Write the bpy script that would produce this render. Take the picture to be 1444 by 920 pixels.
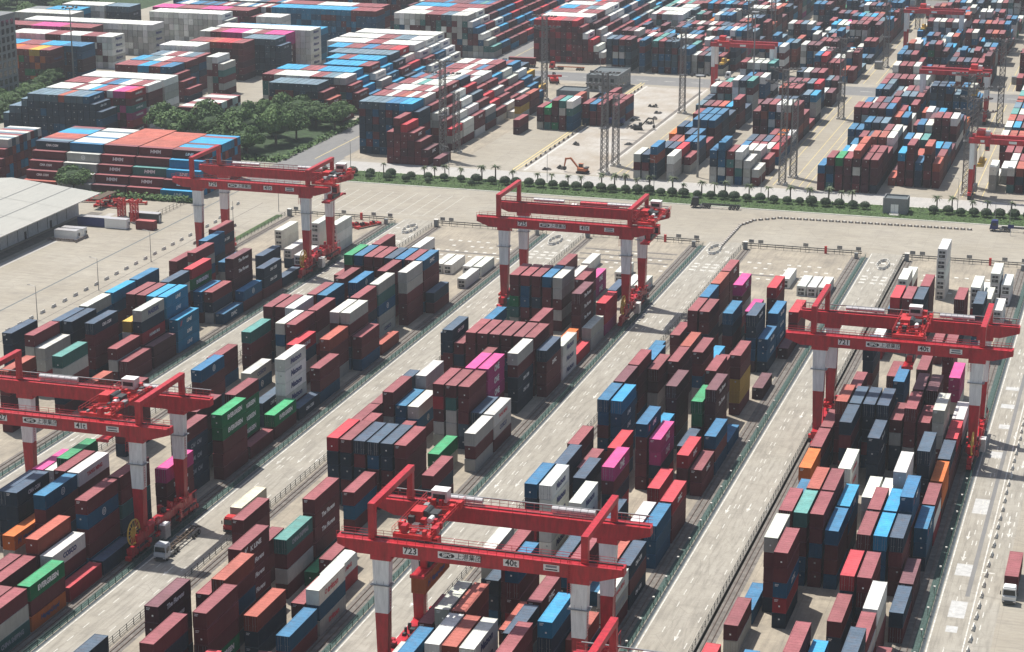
import bpy, bmesh, math, random
import numpy as np
from mathutils import Vector, Matrix
for o in list(bpy.data.objects): bpy.data.objects.remove(o)
SC = bpy.context.scene
COL = SC.collection
rnd = random.Random(7)
R = math.radians
HAZE = 0.00011
# ------------------------------------------------------------------ camera
cam = bpy.data.objects.new('camera', bpy.data.cameras.new('camera')); COL.objects.link(cam)
cam.location = (0, 0, 154); cam.rotation_euler = (R(90 - 16.18), 0, R(17.2))
cam.data.sensor_width = 36; cam.data.lens = 74.92; cam.data.clip_start = 5; cam.data.clip_end = 9000
SC.camera = cam
# ------------------------------------------------------------------ world and sun
SUN = Vector((-0.372, 0.246, 1.0)).normalized()
w = bpy.data.worlds.new('World'); SC.world = w; w.use_nodes = True
nt = w.node_tree; nt.nodes.clear()
sky = nt.nodes.new('ShaderNodeTexSky'); sky.sky_type = 'NISHITA'; sky.sun_disc = False
sky.sun_elevation = math.asin(SUN.z); sky.sun_rotation = math.atan2(SUN.x, SUN.y)
sky.air_density = 1.3; sky.dust_density = 2.5; sky.altitude = 50
bg = nt.nodes.new('ShaderNodeBackground'); bg.inputs[1].default_value = 0.0855
wo = nt.nodes.new('ShaderNodeOutputWorld')
nt.links.new(sky.outputs[0], bg.inputs[0]); nt.links.new(bg.outputs[0], wo.inputs[0])
sl = bpy.data.lights.new('sun', 'SUN'); sl.energy = 4.9; sl.angle = R(0.5); sl.color = (1, 0.955, 0.88)
so = bpy.data.objects.new('sun', sl); COL.objects.link(so)
so.rotation_euler = SUN.to_track_quat('Z', 'Y').to_euler(); so.location = (-100, 200, 300)
SC.view_settings.view_transform = 'Standard'; SC.view_settings.look = 'None'
SC.view_settings.exposure = 0.28; SC.view_settings.gamma = 1; SC.view_settings.use_curve_mapping = False
# ------------------------------------------------------------------ materials
def newmat(name):
    m = bpy.data.materials.new(name); m.use_nodes = True
    n = m.node_tree; b = n.nodes['Principled BSDF']; return m, n, b
def node(n, t, **k):
    x = n.nodes.new(t)
    for a, v in k.items(): setattr(x, a, v)
    return x
def noise(n, scale, det=4, rough=.6, vec=None, obj=False):
    x = node(n, 'ShaderNodeTexNoise'); x.inputs['Scale'].default_value = scale
    x.inputs['Detail'].default_value = det; x.inputs['Roughness'].default_value = rough
    if vec is not None: n.links.new(vec, x.inputs['Vector'])
    return x.outputs['Fac']
def ramp(n, fac, stops):
    r = node(n, 'ShaderNodeValToRGB'); e = r.color_ramp.elements
    while len(e) < len(stops): e.new(.5)
    for i, (p, c) in enumerate(stops): e[i].position = p; e[i].color = (c if isinstance(c, tuple) else (c, c, c)) + ((1,) if isinstance(c, tuple) and len(c) == 3 or not isinstance(c, tuple) else ())
    n.links.new(fac, r.inputs[0]); return r.outputs[0]
def mix(n, a, b, f, typ='MIX'):
    m = node(n, 'ShaderNodeMix', data_type='RGBA', blend_type=typ)
    for s, v in ((m.inputs[6], a), (m.inputs[7], b), (m.inputs[0], f)):
        if isinstance(v, (int, float)): s.default_value = v if s.type == 'VALUE' else (v, v, v, 1)
        elif isinstance(v, tuple): s.default_value = v + (1,)
        else: n.links.new(v, s)
    return m.outputs[2]
def coords(n, scale=(1, 1, 1), geo=True):
    g = node(n, 'ShaderNodeNewGeometry').outputs['Position'] if geo else node(n, 'ShaderNodeTexCoord').outputs['Object']
    mp = node(n, 'ShaderNodeMapping'); mp.inputs['Scale'].default_value = scale
    n.links.new(g, mp.inputs[0]); return mp.outputs[0]
def plain(name, col, rough=.6, metal=0., var=.12, scale=1.5, geo=True, vs=(1, 1, 1)):
    m, n, b = newmat(name)
    v = coords(n, vs, geo)
    f = noise(n, scale, 5, .65, v)
    c = mix(n, tuple(max(0, x * (1 - var * 1.4)) for x in col), tuple(min(1, x * (1 + var)) for x in col), ramp(n, f, [(.3, 0.), (.7, 1.)]))
    n.links.new(c, b.inputs['Base Color']); b.inputs['Roughness'].default_value = rough; b.inputs['Metallic'].default_value = metal
    return m
def concrete(name, base, dark, warm, sc=1.0, streak=0.35, crack=True, sv=(1, .10, 1)):
    m, n, b = newmat(name)
    p = coords(n, (1, 1, 1))
    ps = coords(n, sv)           # tyre wear runs along the lanes
    big = ramp(n, noise(n, .035 * sc, 5, .6, p), [(.32, 0.), (.68, 1.)])
    mid = ramp(n, noise(n, .33 * sc, 5, .7, p), [(.35, 0.), (.75, 1.)])
    fin = noise(n, 3.0, 3, .7, p)
    st = ramp(n, noise(n, 1.1, 5, .65, ps), [(.46, 0.), (.66, 1.)])
    c = mix(n, base, warm, big)
    c = mix(n, c, dark, mix(n, 0, mid, .35))
    c = mix(n, c, dark, mix(n, 0, st, streak))
    c = mix(n, c, mix(n, (.5, .5, .5), fin, .5), .18, 'OVERLAY')
    if crack:
        br = node(n, 'ShaderNodeTexBrick'); br.inputs['Scale'].default_value = 1.0; br.inputs['Mortar Size'].default_value = .035; br.inputs['Brick Width'].default_value = 5.0; br.inputs['Row Height'].default_value = 5.0
        br.offset = 0.0; n.links.new(p, br.inputs['Vector'])
        for q_, v_ in (('Color1', .0), ('Color2', .14), ('Mortar', .6)): br.inputs[q_].default_value = (v_, v_, v_, 1)
        c = mix(n, c, dark, br.outputs['Color'])
        blot = ramp(n, noise(n, .12, 6, .75, p), [(.55, 0.), (.62, 1.)])
        c = mix(n, c, dark, mix(n, 0, blot, .30))
        vo = node(n, 'ShaderNodeTexVoronoi', feature='DISTANCE_TO_EDGE'); vo.inputs['Scale'].default_value = .07
        n.links.new(coords(n, (1, 1, 1)), vo.inputs['Vector'])
        k = ramp(n, vo.outputs['Distance'], [(0., 1.), (.006, 0.)])
        c = mix(n, c, dark, mix(n, 0, k, .5))
    n.links.new(c, b.inputs['Base Color']); b.inputs['Roughness'].default_value = .9
    bp_ = node(n, 'ShaderNodeBump'); bp_.inputs['Strength'].default_value = .15; bp_.inputs['Distance'].default_value = .05
    n.links.new(fin, bp_.inputs['Height']); n.links.new(bp_.outputs[0], b.inputs['Normal'])
    return m
M = {}
M['apron'] = concrete('apron_concrete', (.385, .355, .295), (.20, .18, .155), (.315, .28, .22), 1, .5, True, (.10, 1, 1))
M['lane'] = concrete('lane_concrete', (.385, .362, .315), (.19, .175, .15), (.335, .31, .26), 1, .65)
M['yard'] = concrete('yard_concrete', (.43, .375, .29), (.15, .135, .115), (.28, .245, .195), 3, .45)
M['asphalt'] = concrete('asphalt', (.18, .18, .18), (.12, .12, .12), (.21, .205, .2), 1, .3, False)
M['pale'] = concrete('pale_road', (.40, .39, .37), (.28, .27, .26), (.45, .43, .40), 1, .3)
M['work'] = concrete('work_ground', (.50, .485, .46), (.26, .22, .17), (.34, .29, .23), 2, .25)
M['ground'] = concrete('far_ground', (.33, .31, .27), (.2, .2, .17), (.24, .25, .19), .5, .1, False)
M['paint_line'] = plain('white_paint', (.57, .555, .51), .8, 0, .3, 1.2)
M['yellow_line'] = plain('yellow_paint', (.62, .50, .22), .8, 0, .2, 2)
M['patch'] = plain('patch_paint', (.47, .47, .46), .8, 0, .16, 1)
M['rail'] = plain('rail_steel', (.13, .09, .07), .5, .3, .3, 3)
M['railbed'] = plain('rail_bed', (.16, .145, .13), .9, 0, .3, .6)
M['drain'] = plain('green_drain_mat', (.045, .085, .075), .8, 0, .5, 2.5)
M['fence_green'] = plain('fence_green', (.02, .07, .055), .6)
M['dark_steel'] = plain('dark_steel', (.05, .052, .055), .55, .4, .2)
M['grey_steel'] = plain('grey_steel', (.26, .265, .27), .5, .4, .2)
M['crane_red'] = plain('crane_red', (.44, .010, .022), .42, 0, .26, 1.3, True, (1, 1, .25))
M['bright_red'] = plain('machine_red', (.52, .018, .02), .45, 0, .25, 1.5)
M['crane_white'] = plain('crane_white', (.76, .76, .75), .5, 0, .14, 1.6, True, (1, 1, .15))
M['sign_white'] = plain('sign_white', (.78, .78, .76), .5, 0, .03)
M['ink'] = plain('sign_ink', (.012, .012, .016), .5)
M['white_print'] = plain('white_print', (.68, .68, .67), .6, 0, .1)
M['blue_print'] = plain('blue_print', (.015, .025, .13), .6)
M['red_print'] = plain('red_print', (.5, .03, .05), .6)
M['grey_print'] = plain('grey_print', (.22, .24, .28), .6)
M['yellow_steel'] = plain('yellow_steel', (.55, .34, .05), .5)
M['silver'] = plain('silver_sheet', (.62, .60, .60), .35, .5, .1)
M['glass'] = plain('dark_glass', (.02, .025, .03), .08, 0, .1)
M['tyre'] = plain('tyre_rubber', (.02, .02, .02), .9)
M['barrier'] = plain('barrier_white', (.62, .60, .55), .8, 0, .2)
M['barrier_d'] = plain('barrier_dark', (.20, .165, .15), .8)
M['roof_sheet'] = concrete('roof_sheet', (.375, .375, .345), (.29, .29, .27), (.41, .40, .365), 1, .35, False)
M['wall_grey'] = plain('wall_grey', (.19, .20, .205), .8)
M['wall_white'] = plain('wall_white', (.52, .54, .55), .8)
M['roof_dark'] = plain('roof_dark', (.10, .12, .13), .8)
M['grass'] = plain('grass_green', (.045, .085, .02), .9, 0, .45, .5)
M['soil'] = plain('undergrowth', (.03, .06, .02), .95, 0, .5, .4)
M['bark'] = plain('bark', (.10, .07, .05), .9)
M['lattice'] = plain('galvanised_steel', (.16, .15, .15), .5, .3, .15)
M['rust_panel'] = plain('rust_orange', (.45, .13, .05), .7)
def leafmat(name, a, b_):
    m, n, b = newmat(name)
    f = node(n, 'ShaderNodeNewGeometry').outputs['Random Per Island']
    f2 = noise(n, .35, 3, .6, coords(n))
    oi = node(n, 'ShaderNodeObjectInfo').outputs['Random']
    c = mix(n, a, b_, f); c = mix(n, c, b_, mix(n, 0, ramp(n, f2, [(.4, 0.), (.65, 1.)]), .4))
    c = mix(n, c, mix(n, (.7, .75, .6), (1.25, 1.15, 1.1), oi), 1., 'MULTIPLY')
    n.links.new(c, b.inputs['Base Color']); b.inputs['Roughness'].default_value = .75
    return m
M['leaf'] = leafmat('leaf_green', (.020, .066, .016), (.085, .165, .038))
M['shrub'] = leafmat('shrub_green', (.008, .028, .010), (.026, .062, .018))
M['palm'] = leafmat('palm_green', (.035, .06, .025), (.10, .13, .06))
# container paint: the colour of each box comes from the object colour (or from the mesh for the joined field)
def paint(name, attr=False):
    m, n, b = newmat(name)
    if attr:
        a = node(n, 'ShaderNodeAttribute', attribute_name='paint'); col = a.outputs['Color']; loc = coords(n)
    else:
        a = node(n, 'ShaderNodeObjectInfo'); col = a.outputs['Color']; loc = coords(n)
    geo = node(n, 'ShaderNodeNewGeometry')
    sx = node(n, 'ShaderNodeSeparateXYZ'); n.links.new(geo.outputs['Normal'], sx.inputs[0])
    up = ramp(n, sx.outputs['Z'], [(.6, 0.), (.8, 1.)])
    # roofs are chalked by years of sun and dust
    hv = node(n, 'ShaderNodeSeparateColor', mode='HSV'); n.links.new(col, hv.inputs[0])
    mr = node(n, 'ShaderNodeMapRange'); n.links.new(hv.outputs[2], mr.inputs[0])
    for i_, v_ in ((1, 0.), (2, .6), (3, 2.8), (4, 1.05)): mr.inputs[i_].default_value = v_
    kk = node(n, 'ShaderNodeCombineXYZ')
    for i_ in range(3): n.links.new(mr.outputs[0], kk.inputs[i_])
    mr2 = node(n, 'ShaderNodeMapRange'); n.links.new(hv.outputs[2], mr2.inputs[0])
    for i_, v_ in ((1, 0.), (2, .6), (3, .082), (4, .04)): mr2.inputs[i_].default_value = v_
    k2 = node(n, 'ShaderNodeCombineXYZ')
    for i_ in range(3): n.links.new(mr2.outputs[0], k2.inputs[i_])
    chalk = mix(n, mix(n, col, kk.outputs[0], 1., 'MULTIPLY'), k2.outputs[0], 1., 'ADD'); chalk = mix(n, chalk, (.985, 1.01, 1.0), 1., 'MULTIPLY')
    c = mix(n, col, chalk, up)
    st = ramp(n, noise(n, .7, 5, .7, loc), [(.48, 0.), (.72, 1.)])
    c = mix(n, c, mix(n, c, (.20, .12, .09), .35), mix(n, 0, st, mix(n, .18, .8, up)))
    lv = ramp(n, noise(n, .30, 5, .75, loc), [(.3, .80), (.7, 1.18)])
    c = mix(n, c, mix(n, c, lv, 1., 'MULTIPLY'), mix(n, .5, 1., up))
    dr = ramp(n, noise(n, 2.2, 4, .7, coords(n, (1, 1, .12))), [(.45, 0.), (.8, 1.)])
    c = mix(n, c, mix(n, c, mix(n, (.6, .58, .55), col, .2), 1., 'MULTIPLY'), mix(n, 0, dr, .5))
    n.links.new(c, b.inputs['Base Color']); b.inputs['Roughness'].default_value = .7
    b.inputs['Specular IOR Level'].default_value = .12
    if attr:   # ribs of the far boxes
        wv = node(n, 'ShaderNodeTexWave', bands_direction='DIAGONAL'); wv.inputs['Scale'].default_value = 1.1
        n.links.new(coords(n, (1, 1, 0)), wv.inputs['Vector'])
        bu = node(n, 'ShaderNodeBump'); bu.inputs['Strength'].default_value = .25; bu.inputs['Distance'].default_value = .04
        n.links.new(wv.outputs['Fac'], bu.inputs['Height']); n.links.new(bu.outputs[0], b.inputs['Normal'])
    return m
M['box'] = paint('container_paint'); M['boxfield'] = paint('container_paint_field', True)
PAL = dict(r=(.100, .017, .022), k=(.052, .013, .019), R=(.27, .014, .024), a=(.185, .038, .025), n=(.011, .025, .046), b=(.004, .062, .130),
           c=(.008, .155, .285), w=(.62, .615, .585), g=(.345, .34, .315), G=(.006, .125, .046), t=(.033, .115, .108), p=(.34, .032, .145),
           o=(.45, .105, .016), y=(.36, .22, .032), s=(.045, .075, .10), O=(.27, .062, .02))
CNAME = dict(r='maroon', k='dark maroon', R='bright red', a='terracotta', n='navy', b='blue', c='light blue', w='white', g='pale grey',
             G='green', t='teal', p='pink', o='orange', y='yellow', s='slate blue', O='rust orange')
# ------------------------------------------------------------------ helpers
def setp(o, label=None, cat=None, group=None, kind=None):
    if label: o['label'] = label
    if cat: o['category'] = cat
    if group: o['group'] = group
    if kind: o['kind'] = kind
    return o
class MB:
    def __init__(s): s.v = []; s.f = []; s.m = []; s.mats = []
    def mi(s, mat):
        if mat not in s.mats: s.mats.append(mat)
        return s.mats.index(mat)
    def add(s, vs, fs, mat='crane_red', mtx=None):
        o = len(s.v); k = s.mi(mat)
        if mtx is not None: vs = [tuple(mtx @ Vector(v)) for v in vs]
        s.v += [tuple(v) for v in vs]; s.f += [tuple(i + o for i in f) for f in fs]; s.m += [k] * len(fs); return s
    def box(s, x0, x1, y0, y1, z0, z1, mat='crane_red', mtx=None, bottom=True):
        vs = [(x0, y0, z0), (x1, y0, z0), (x1, y1, z0), (x0, y1, z0), (x0, y0, z1), (x1, y0, z1), (x1, y1, z1), (x0, y1, z1)]
        fs = [(4, 5, 6, 7), (0, 1, 5, 4), (1, 2, 6, 5), (2, 3, 7, 6), (3, 0, 4, 7)]
        if bottom: fs.append((3, 2, 1, 0))
        return s.add(vs, fs, mat, mtx)
    def frus(s, c0, h0, c1, h1, mat='crane_red'):   # rectangular frustum between two horizontal rectangles
        vs = []
        for (cx, cy, cz), (hx, hy) in ((c0, h0), (c1, h1)):
            vs += [(cx - hx, cy - hy, cz), (cx + hx, cy - hy, cz), (cx + hx, cy + hy, cz), (cx - hx, cy + hy, cz)]
        return s.add(vs, [(4, 5, 6, 7), (3, 2, 1, 0), (0, 1, 5, 4), (1, 2, 6, 5), (2, 3, 7, 6), (3, 0, 4, 7)], mat)
    def tube(s, a, b, r, n=6, mat='crane_red', r2=None, cap=True):
        a = Vector(a); b = Vector(b); d = (b - a).normalized()
        u = d.orthogonal().normalized(); v = d.cross(u); r2 = r if r2 is None else r2
        vs = []
        for p, q in ((a, r), (b, r2)):
            for i in range(n):
                t = 2 * math.pi * i / n; vs.append(tuple(p + u * math.cos(t) * q + v * math.sin(t) * q))
        fs = [(i, (i + 1) % n, n + (i + 1) % n, n + i) for i in range(n)]
        if cap: fs += [tuple(range(n - 1, -1, -1)), tuple(range(n, 2 * n))]
        return s.add(vs, fs, mat)
    def prism(s, poly, y0, y1, mat='crane_red'):    # polygon in x,z extruded along y
        n = len(poly); vs = [(x, y0, z) for x, z in poly] + [(x, y1, z) for x, z in poly]
        fs = [tuple(range(n)), tuple(range(2 * n - 1, n - 1, -1))] + [(i, i + n, (i + 1) % n + n, (i + 1) % n) for i in range(n)]
        return s.add(vs, fs, mat)
    def mesh(s, name):
        me = bpy.data.meshes.new(name); me.from_pydata(s.v, [], s.f)
        for m in s.mats: me.materials.append(M[m])
        me.polygons.foreach_set('material_index', s.m); me.update(); return me
    def obj(s, name, parent=None, loc=None, **k):
        return link(name, s.mesh(name), parent, loc, **k)
def link(name, me, parent=None, loc=None, rot=None, **k):
    o = bpy.data.objects.new(name, me); COL.objects.link(o)
    if parent is not None: o.parent = parent
    if loc is not None: o.location = loc
    if rot is not None: o.rotation_euler = rot
    return setp(o, **k)
def empty(name, loc, rz=0, **k):
    o = bpy.data.objects.new(name, None); COL.objects.link(o); o.location = loc; o.rotation_euler = (0, 0, rz); o.empty_display_size = .5
    return setp(o, **k)
def copy_tree(o, parent=None, loc=None, rz=None):
    c = o.copy(); COL.objects.link(c); c.parent = parent
    if loc is not None: c.location = loc
    if rz is not None: c.rotation_euler = (0, 0, rz)
    for ch in list(o.children): copy_tree(ch, c)
    return c
_txt = {}
def textmesh(body, size, mat, align='CENTER', shear=0, bold=0.0, width=None):
    key = (body, size, mat, align, shear, width)
    if key in _txt: return _txt[key]
    cu = bpy.data.curves.new('t', 'FONT'); cu.body = body; cu.size = size; cu.align_x = align; cu.align_y = 'CENTER'
    cu.shear = shear; cu.offset = bold; cu.resolution_u = 2; cu.fill_mode = 'FRONT'
    o = bpy.data.objects.new('t', cu); COL.objects.link(o)
    dg = bpy.context.evaluated_depsgraph_get(); dg.update()
    me = bpy.data.meshes.new_from_object(o.evaluated_get(dg))
    bpy.data.objects.remove(o)
    me.materials.clear(); me.materials.append(M[mat])
    if width and len(me.vertices):
        co = np.empty(len(me.vertices) * 3); me.vertices.foreach_get('co', co); co = co.reshape(-1, 3)
        wd = co[:, 0].max() - co[:, 0].min(); co[:, 0] *= width / wd; me.vertices.foreach_set('co', co.ravel())
    _txt[key] = me; return me
ORD = ['first', 'second', 'third', 'fourth', 'fifth', 'sixth', 'seventh', 'eighth', 'ninth', 'tenth', 'eleventh', 'twelfth', 'thirteenth', 'fourteenth', 'fifteenth',
       'sixteenth', 'seventeenth', 'eighteenth', 'nineteenth']
TENS = {20: ('twenty', 'twentieth'), 30: ('thirty', 'thirtieth'), 40: ('forty', 'fortieth'), 50: ('fifty', 'fiftieth'), 60: ('sixty', 'sixtieth'), 70: ('seventy', 'seventieth'), 80: ('eighty', 'eightieth'), 90: ('ninety', 'ninetieth')}
def ordn(i):            # 0 -> first
    n = i + 1
    if n < 20: return ORD[n - 1]
    if n >= 100: return 'hundred-and-' + ordn(i - 100) if n > 100 else 'hundredth'
    t = n // 10 * 10
    return TENS[t][1] if n == t else TENS[t][0] + '-' + ORD[n - t - 1]
# ================================================================== SETTING
def sheet(name, mat, x0, x1, y0, y1, z, kind='structure', n=1):
    mb = MB(); mb.add([(x0, y0, z), (x1, y0, z), (x1, y1, z), (x0, y1, z)], [(0, 1, 2, 3)], mat); return mb.obj(name, kind=kind)
def quads(name, mat, rects, z, kind='structure', **k):
    mb = MB()
    for x0, x1, y0, y1 in rects: mb.add([(x0, y0, z), (x1, y0, z), (x1, y1, z), (x0, y1, z)], [(0, 1, 2, 3)], mat)
    return mb.obj(name, kind=kind, **k)
sheet('ground', 'ground', -2200, 900, -400, 4200, -.02)
sheet('apron', 'apron', -420, 80, 120, 657.5, -.012)
sheet('far_yard_floor', 'apron', -620, 120, 690, 1500, -.012)
LINES = dict(Z=-224.3, A=-175.3, B=-126.8, C=-78.5, D=-31.1)      # white line right of each block
YE = 611.5
# lanes and block floors
for b, L in LINES.items():
    sheet('block_floor', 'yard', L - 37.7, L - 1.1, 150, 612, -.008)
    sheet('rail_bed', 'railbed', L - 5.2, L - 2.4, 150, 606, -.004)
    sheet('rail_bed', 'railbed', L - 37.2, L - 34.8, 150, 606, -.004)
    sheet('drain_strip', 'drain', L - 2.4, L - 1.15, 150, 606, -.004)
    sheet('kerb_strip', 'roof_dark', L - .95, L - .3, 150, 606, -.004)
    if b != 'Z' or True:
        sheet('lane', 'lane', L - .3, min(L + 10.4, 80), 150, 612.3, -.008)
    mb = MB()
    for x in (L - 3.1, L - 4.3, L - 35.6, L - 36.6):
        mb.box(x - .07, x + .07, 150, 606, -.004, .12, 'rail')
    mb.obj('crane_rail', kind='structure')
    # lane paint
    rects = [(L - .12, L + .12, 150, 611)]
    quads('lane_edge_line', 'paint_line', rects, -.004)
    ds = []
    y = 152
    while y < 606:
        for dx, lo, hi in ((2.75, 0, 607), (3.5, 388, 560), (7.9, 0, 607), (8.55, 470, 600), (5.4, 575, 607)):
            if lo <= y <= hi and rnd.random() > .2: ds.append((L + dx - .085, L + dx + .085, y, y + 2.4))
        y += 5.65
    quads('lane_dashes', 'paint_line', ds, -.004)
    bars = []
    for j, yy in enumerate((577, 580.5, 584, 600)):
        for dx in (.9, 4.1, 6.6):
            bars.append((L + dx, L + dx + (1.6 if j < 3 else 1.2), yy, yy + 1.3))
    quads('lane_bars', 'paint_line', bars, -.004)
    # arrows pointing to the camera
    mb = MB()
    for (dx, y) in ((5.6, 394), (9.1, 395.5), (1.7, 392), (5.6, 330), (1.7, 520), (5.7, 521), (1.6, 590), (9.0, 590), (5.7, 455), (9.1, 270)):
        x = L + dx
        mb.add([(x - .12, y + 1.6, -.001), (x + .12, y + 1.6, -.001), (x + .12, y + 4.6, -.001), (x - .12, y + 4.6, -.001), (x - .45, y + 1.7, -.001), (x, y - .3, -.001), (x + .45, y + 1.7, -.001)], [(0, 1, 2, 3), (4, 5, 6)], 'paint_line')
    mb.obj('lane_arrow', kind='structure')
    # rows of pale blocks and dark bands at the far end of the yard
    if b in 'BCDA':
        quads('dark_band', 'railbed', [(L - 34, L - 6, y, y + 1.6) for y in ((580, 586, 592) if b == 'B' else (576,))], -.004)
        quads('pale_spot', 'paint_line', [(L - 33 + i * 2.9, L - 33 + i * 2.9 + 1.1, y, y + 1.2) for y in (572.5, 578, 584, 590) for i in range(10) if rnd.random() > .35], 0.0)
# right-hand road beyond block D
quads('road_edge_line', 'paint_line', [(-25.35, -25.1, 150, 655), (-25.1, -22.9, 376, 376.5), (4.0, 4.2, 150, 655)], -.004)
quads('road_dashes', 'paint_line', [(-21.5, -21.32, y, y + 2.4) for y in np.arange(390, 640, 5.7)], -.003)
quads('road_patch', 'patch', [(-30.0, -26.9, 406.5, 415), (-30.0, -26.9, 373.5, 379.3), (-29.2, -26.3, 354, 361.5), (-29.6, -26.7, 441, 445), (-29.4, -26.6, 461, 464), (-30.2, -27.2, 476, 479), (-30.2, -27.2, 490, 492.5), (-28.9, -26.9, 347.5, 350.2), (-114.6, -112.6, 380, 388)], -.0065)
quads('dark_strip', 'asphalt', [(-27.1, -26.3, 364, 520)], -.0055)  # narrow dark strip running along the right-hand road
mb = MB()
for (x, y) in ((-29.2, 381), (-22.5, 402), (-22.4, 436), (-22.4, 500)):
    mb.add([(x - .13, y + 1.6, .001), (x + .13, y + 1.6, .001), (x + .13, y + 4.8, .001), (x - .13, y + 4.8, .001), (x - .5, y + 1.7, .001), (x, y - .3, .001), (x + .5, y + 1.7, .001)], [(0, 1, 2, 3), (4, 5, 6)], 'paint_line')
mb.obj('road_arrow', kind='structure')
# left apron: joint line, parking lines, pale kerb strip beside the lane
quads('drain_line', 'roof_dark', [(-291.5, -291.0, 300, 640)], -.004)
quads('parking_line', 'paint_line', [(x, x + .14, 618, 648) for x in np.arange(-262, -214, 4.1)] + [(-262, -214, 618, 618.15)], -.004)
quads('joint_line', 'railbed', [(-276.5, -276.2, 300, 620), (-263.4, -263.0, 300, 606)], -.004)
sheet('grass_verge', 'grass', -265.5, -263.2, 530, 606, -.002)
# cross road, hedge strip
sheet('hedge_grass', 'grass', -282, 80, 658.5, 675.5, .10)
mb = MB()
mb.box(-282.3, 80, 658.0, 658.5, -.01, .13, 'barrier'); mb.box(-282.3, 80, 675.5, 676.0, -.01, .13, 'barrier'); mb.obj('kerb', kind='structure')
sheet('service_road', 'pale', -277, 120, 676, 690.5, -.010)
sheet('service_road_edge', 'paint_line', -240, 80, 690.5, 690.8, -.006)
sheet('boundary_road', 'asphalt', -297, -277, 640, 1400, -.008)
quads('road_centre_line', 'yellow_line', [(-287.1, -286.8, 690, 880), (-287.1, -286.8, 905, 1300)], -.004)
sheet('cross_road', 'asphalt', -297, 100, 876, 897, -.008)
quads('cross_road_dashes', 'paint_line', [(x, x + 5, 886, 886.5) for x in np.arange(-290, 90, 12)], -.004)
sheet('far_cross_road', 'asphalt', -400, 100, 1165, 1185, -.008)
sheet('corner_plot', 'yard', -278, -236, 695, 870, -.006)
sheet('work_floor', 'work', -211.5, -183.0, 693, 871, -.006)
quads('yellow_kerb_line', 'yellow_line', [(-214.6, -214.1, 693, 880), (-213.2, -212.8, 693, 880)], -.004)
quads('white_kerb_line', 'paint_line', [(-210.6, -209.8, 693, 873), (-184.4, -183.9, 693, 873)], -.002)
quads('trench_line', 'railbed', [(-186.0, -184.6, 700, 866), (-211.8, -210.8, 700, 866), (-189, -186.2, 770, 772), (-192, -186, 756, 757)], -.003)
yl = []
for x0 in (-126.2, -123.6, -118.2, -114.8, -112.2, -63.5, -61.0, -57.8, -54.8, -190 + 12, -175.5):
    yl.append((x0, x0 + .22, 695, 872)); yl.append((x0, x0 + .22, 905, 1160))
quads('yellow_lane_line', 'yellow_line', yl, -.004)
def spline(pts, step):
    out = []
    for (x0, y0), (x1, y1) in zip(pts, pts[1:]):
        L = math.hypot(x1 - x0, y1 - y0); n = max(1, int(L / step)); a = math.atan2(y1 - y0, x1 - x0)
        out += [(x0 + (x1 - x0) * i / n, y0 + (y1 - y0) * i / n, a) for i in range(n)]
    return out
# ------------------------------------------------------------------ jersey barriers
def barrier_mesh(L, mat):
    mb = MB(); prof = [(-.3, 0), (.3, 0), (.3, .2), (.12, .42), (.09, .85), (-.09, .85), (-.12, .42), (-.3, .2)]
    mb.prism(prof, -L / 2, L / 2, mat); mb.box(-.31, .31, -L / 6, L / 6, .0, .21, 'barrier_d'); return mb.mesh('barrier')
BM = barrier_mesh(2.0, 'barrier'); BD = barrier_mesh(1.3, 'barrier_d'); BK_ = MB().box(-.25, .25, -.75, .75, 0, .55, 'barrier_d').box(-.26, .26, -.3, .3, .05, .56, 'barrier').mesh('low_barrier'); BR = barrier_mesh(1.3, 'barrier')
def barriers(pts, me, group, lab):
    for i, (x, y, a) in enumerate(pts):
        link('jersey_barrier', me, None, (x, y, 0), (0, 0, a - R(90) + rnd.uniform(-.06, .06)), label=lab % ordn(i), cat='barrier', group=group)
barriers([(-24.3 + rnd.uniform(-.1, .1), y, R(90)) for y in np.arange(300, 520, 5.0)], BM, 'concrete barriers along the right-hand road', '%s pale concrete barrier from the near end beside the right-hand road')
barriers([(-279.3, y, R(90)) for y in np.arange(446, 592, 6.0)] + spline([(-280.5, 596), (-284, 622)], 6), BM, 'concrete barriers on the left apron', '%s pale concrete barrier from the near end along the left apron')
barriers(spline([(-122.5, 606), (-122.3, 634), (-119.5, 642), (-112.4, 647.5), (-52, 649.5)], 2.0), BK_, 'barriers round the cross road bend', '%s dark barrier along the curved row on the cross road')
barriers(spline([(-273.5, 563), (-271, 592)], 4.2), BD, 'barriers behind crane 729', '%s dark barrier in the row behind the far-left crane')
for nm, (cx, cy) in dict(A=(-218.4, 599), B=(-171.5, 598), C=(-123.5, 601), D=(-73.5, 598)).items():
    pts = []
    for i in range(12):
        t = 2 * math.pi * i / 12; pts.append((cx + 1.6 * math.cos(t), cy + 5 * math.sin(t), math.atan2(5 * math.cos(t), -1.6 * math.sin(t))))
    barriers(pts, BR, 'barrier ring at lane %s' % nm, '%s barrier of the oval ring closing the lane ' + {'A': 'far left of the centre crane', 'B': 'just left of the centre crane', 'C': 'right of the centre crane', 'D': 'behind the right-hand crane'}[nm])
barriers([(-209.5 - 2.0, y, R(90)) for y in np.arange(700, 872, 6)], BD, 'barriers along the yellow line', '%s small dark barrier from the hedge along the yellow kerb line')
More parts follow.
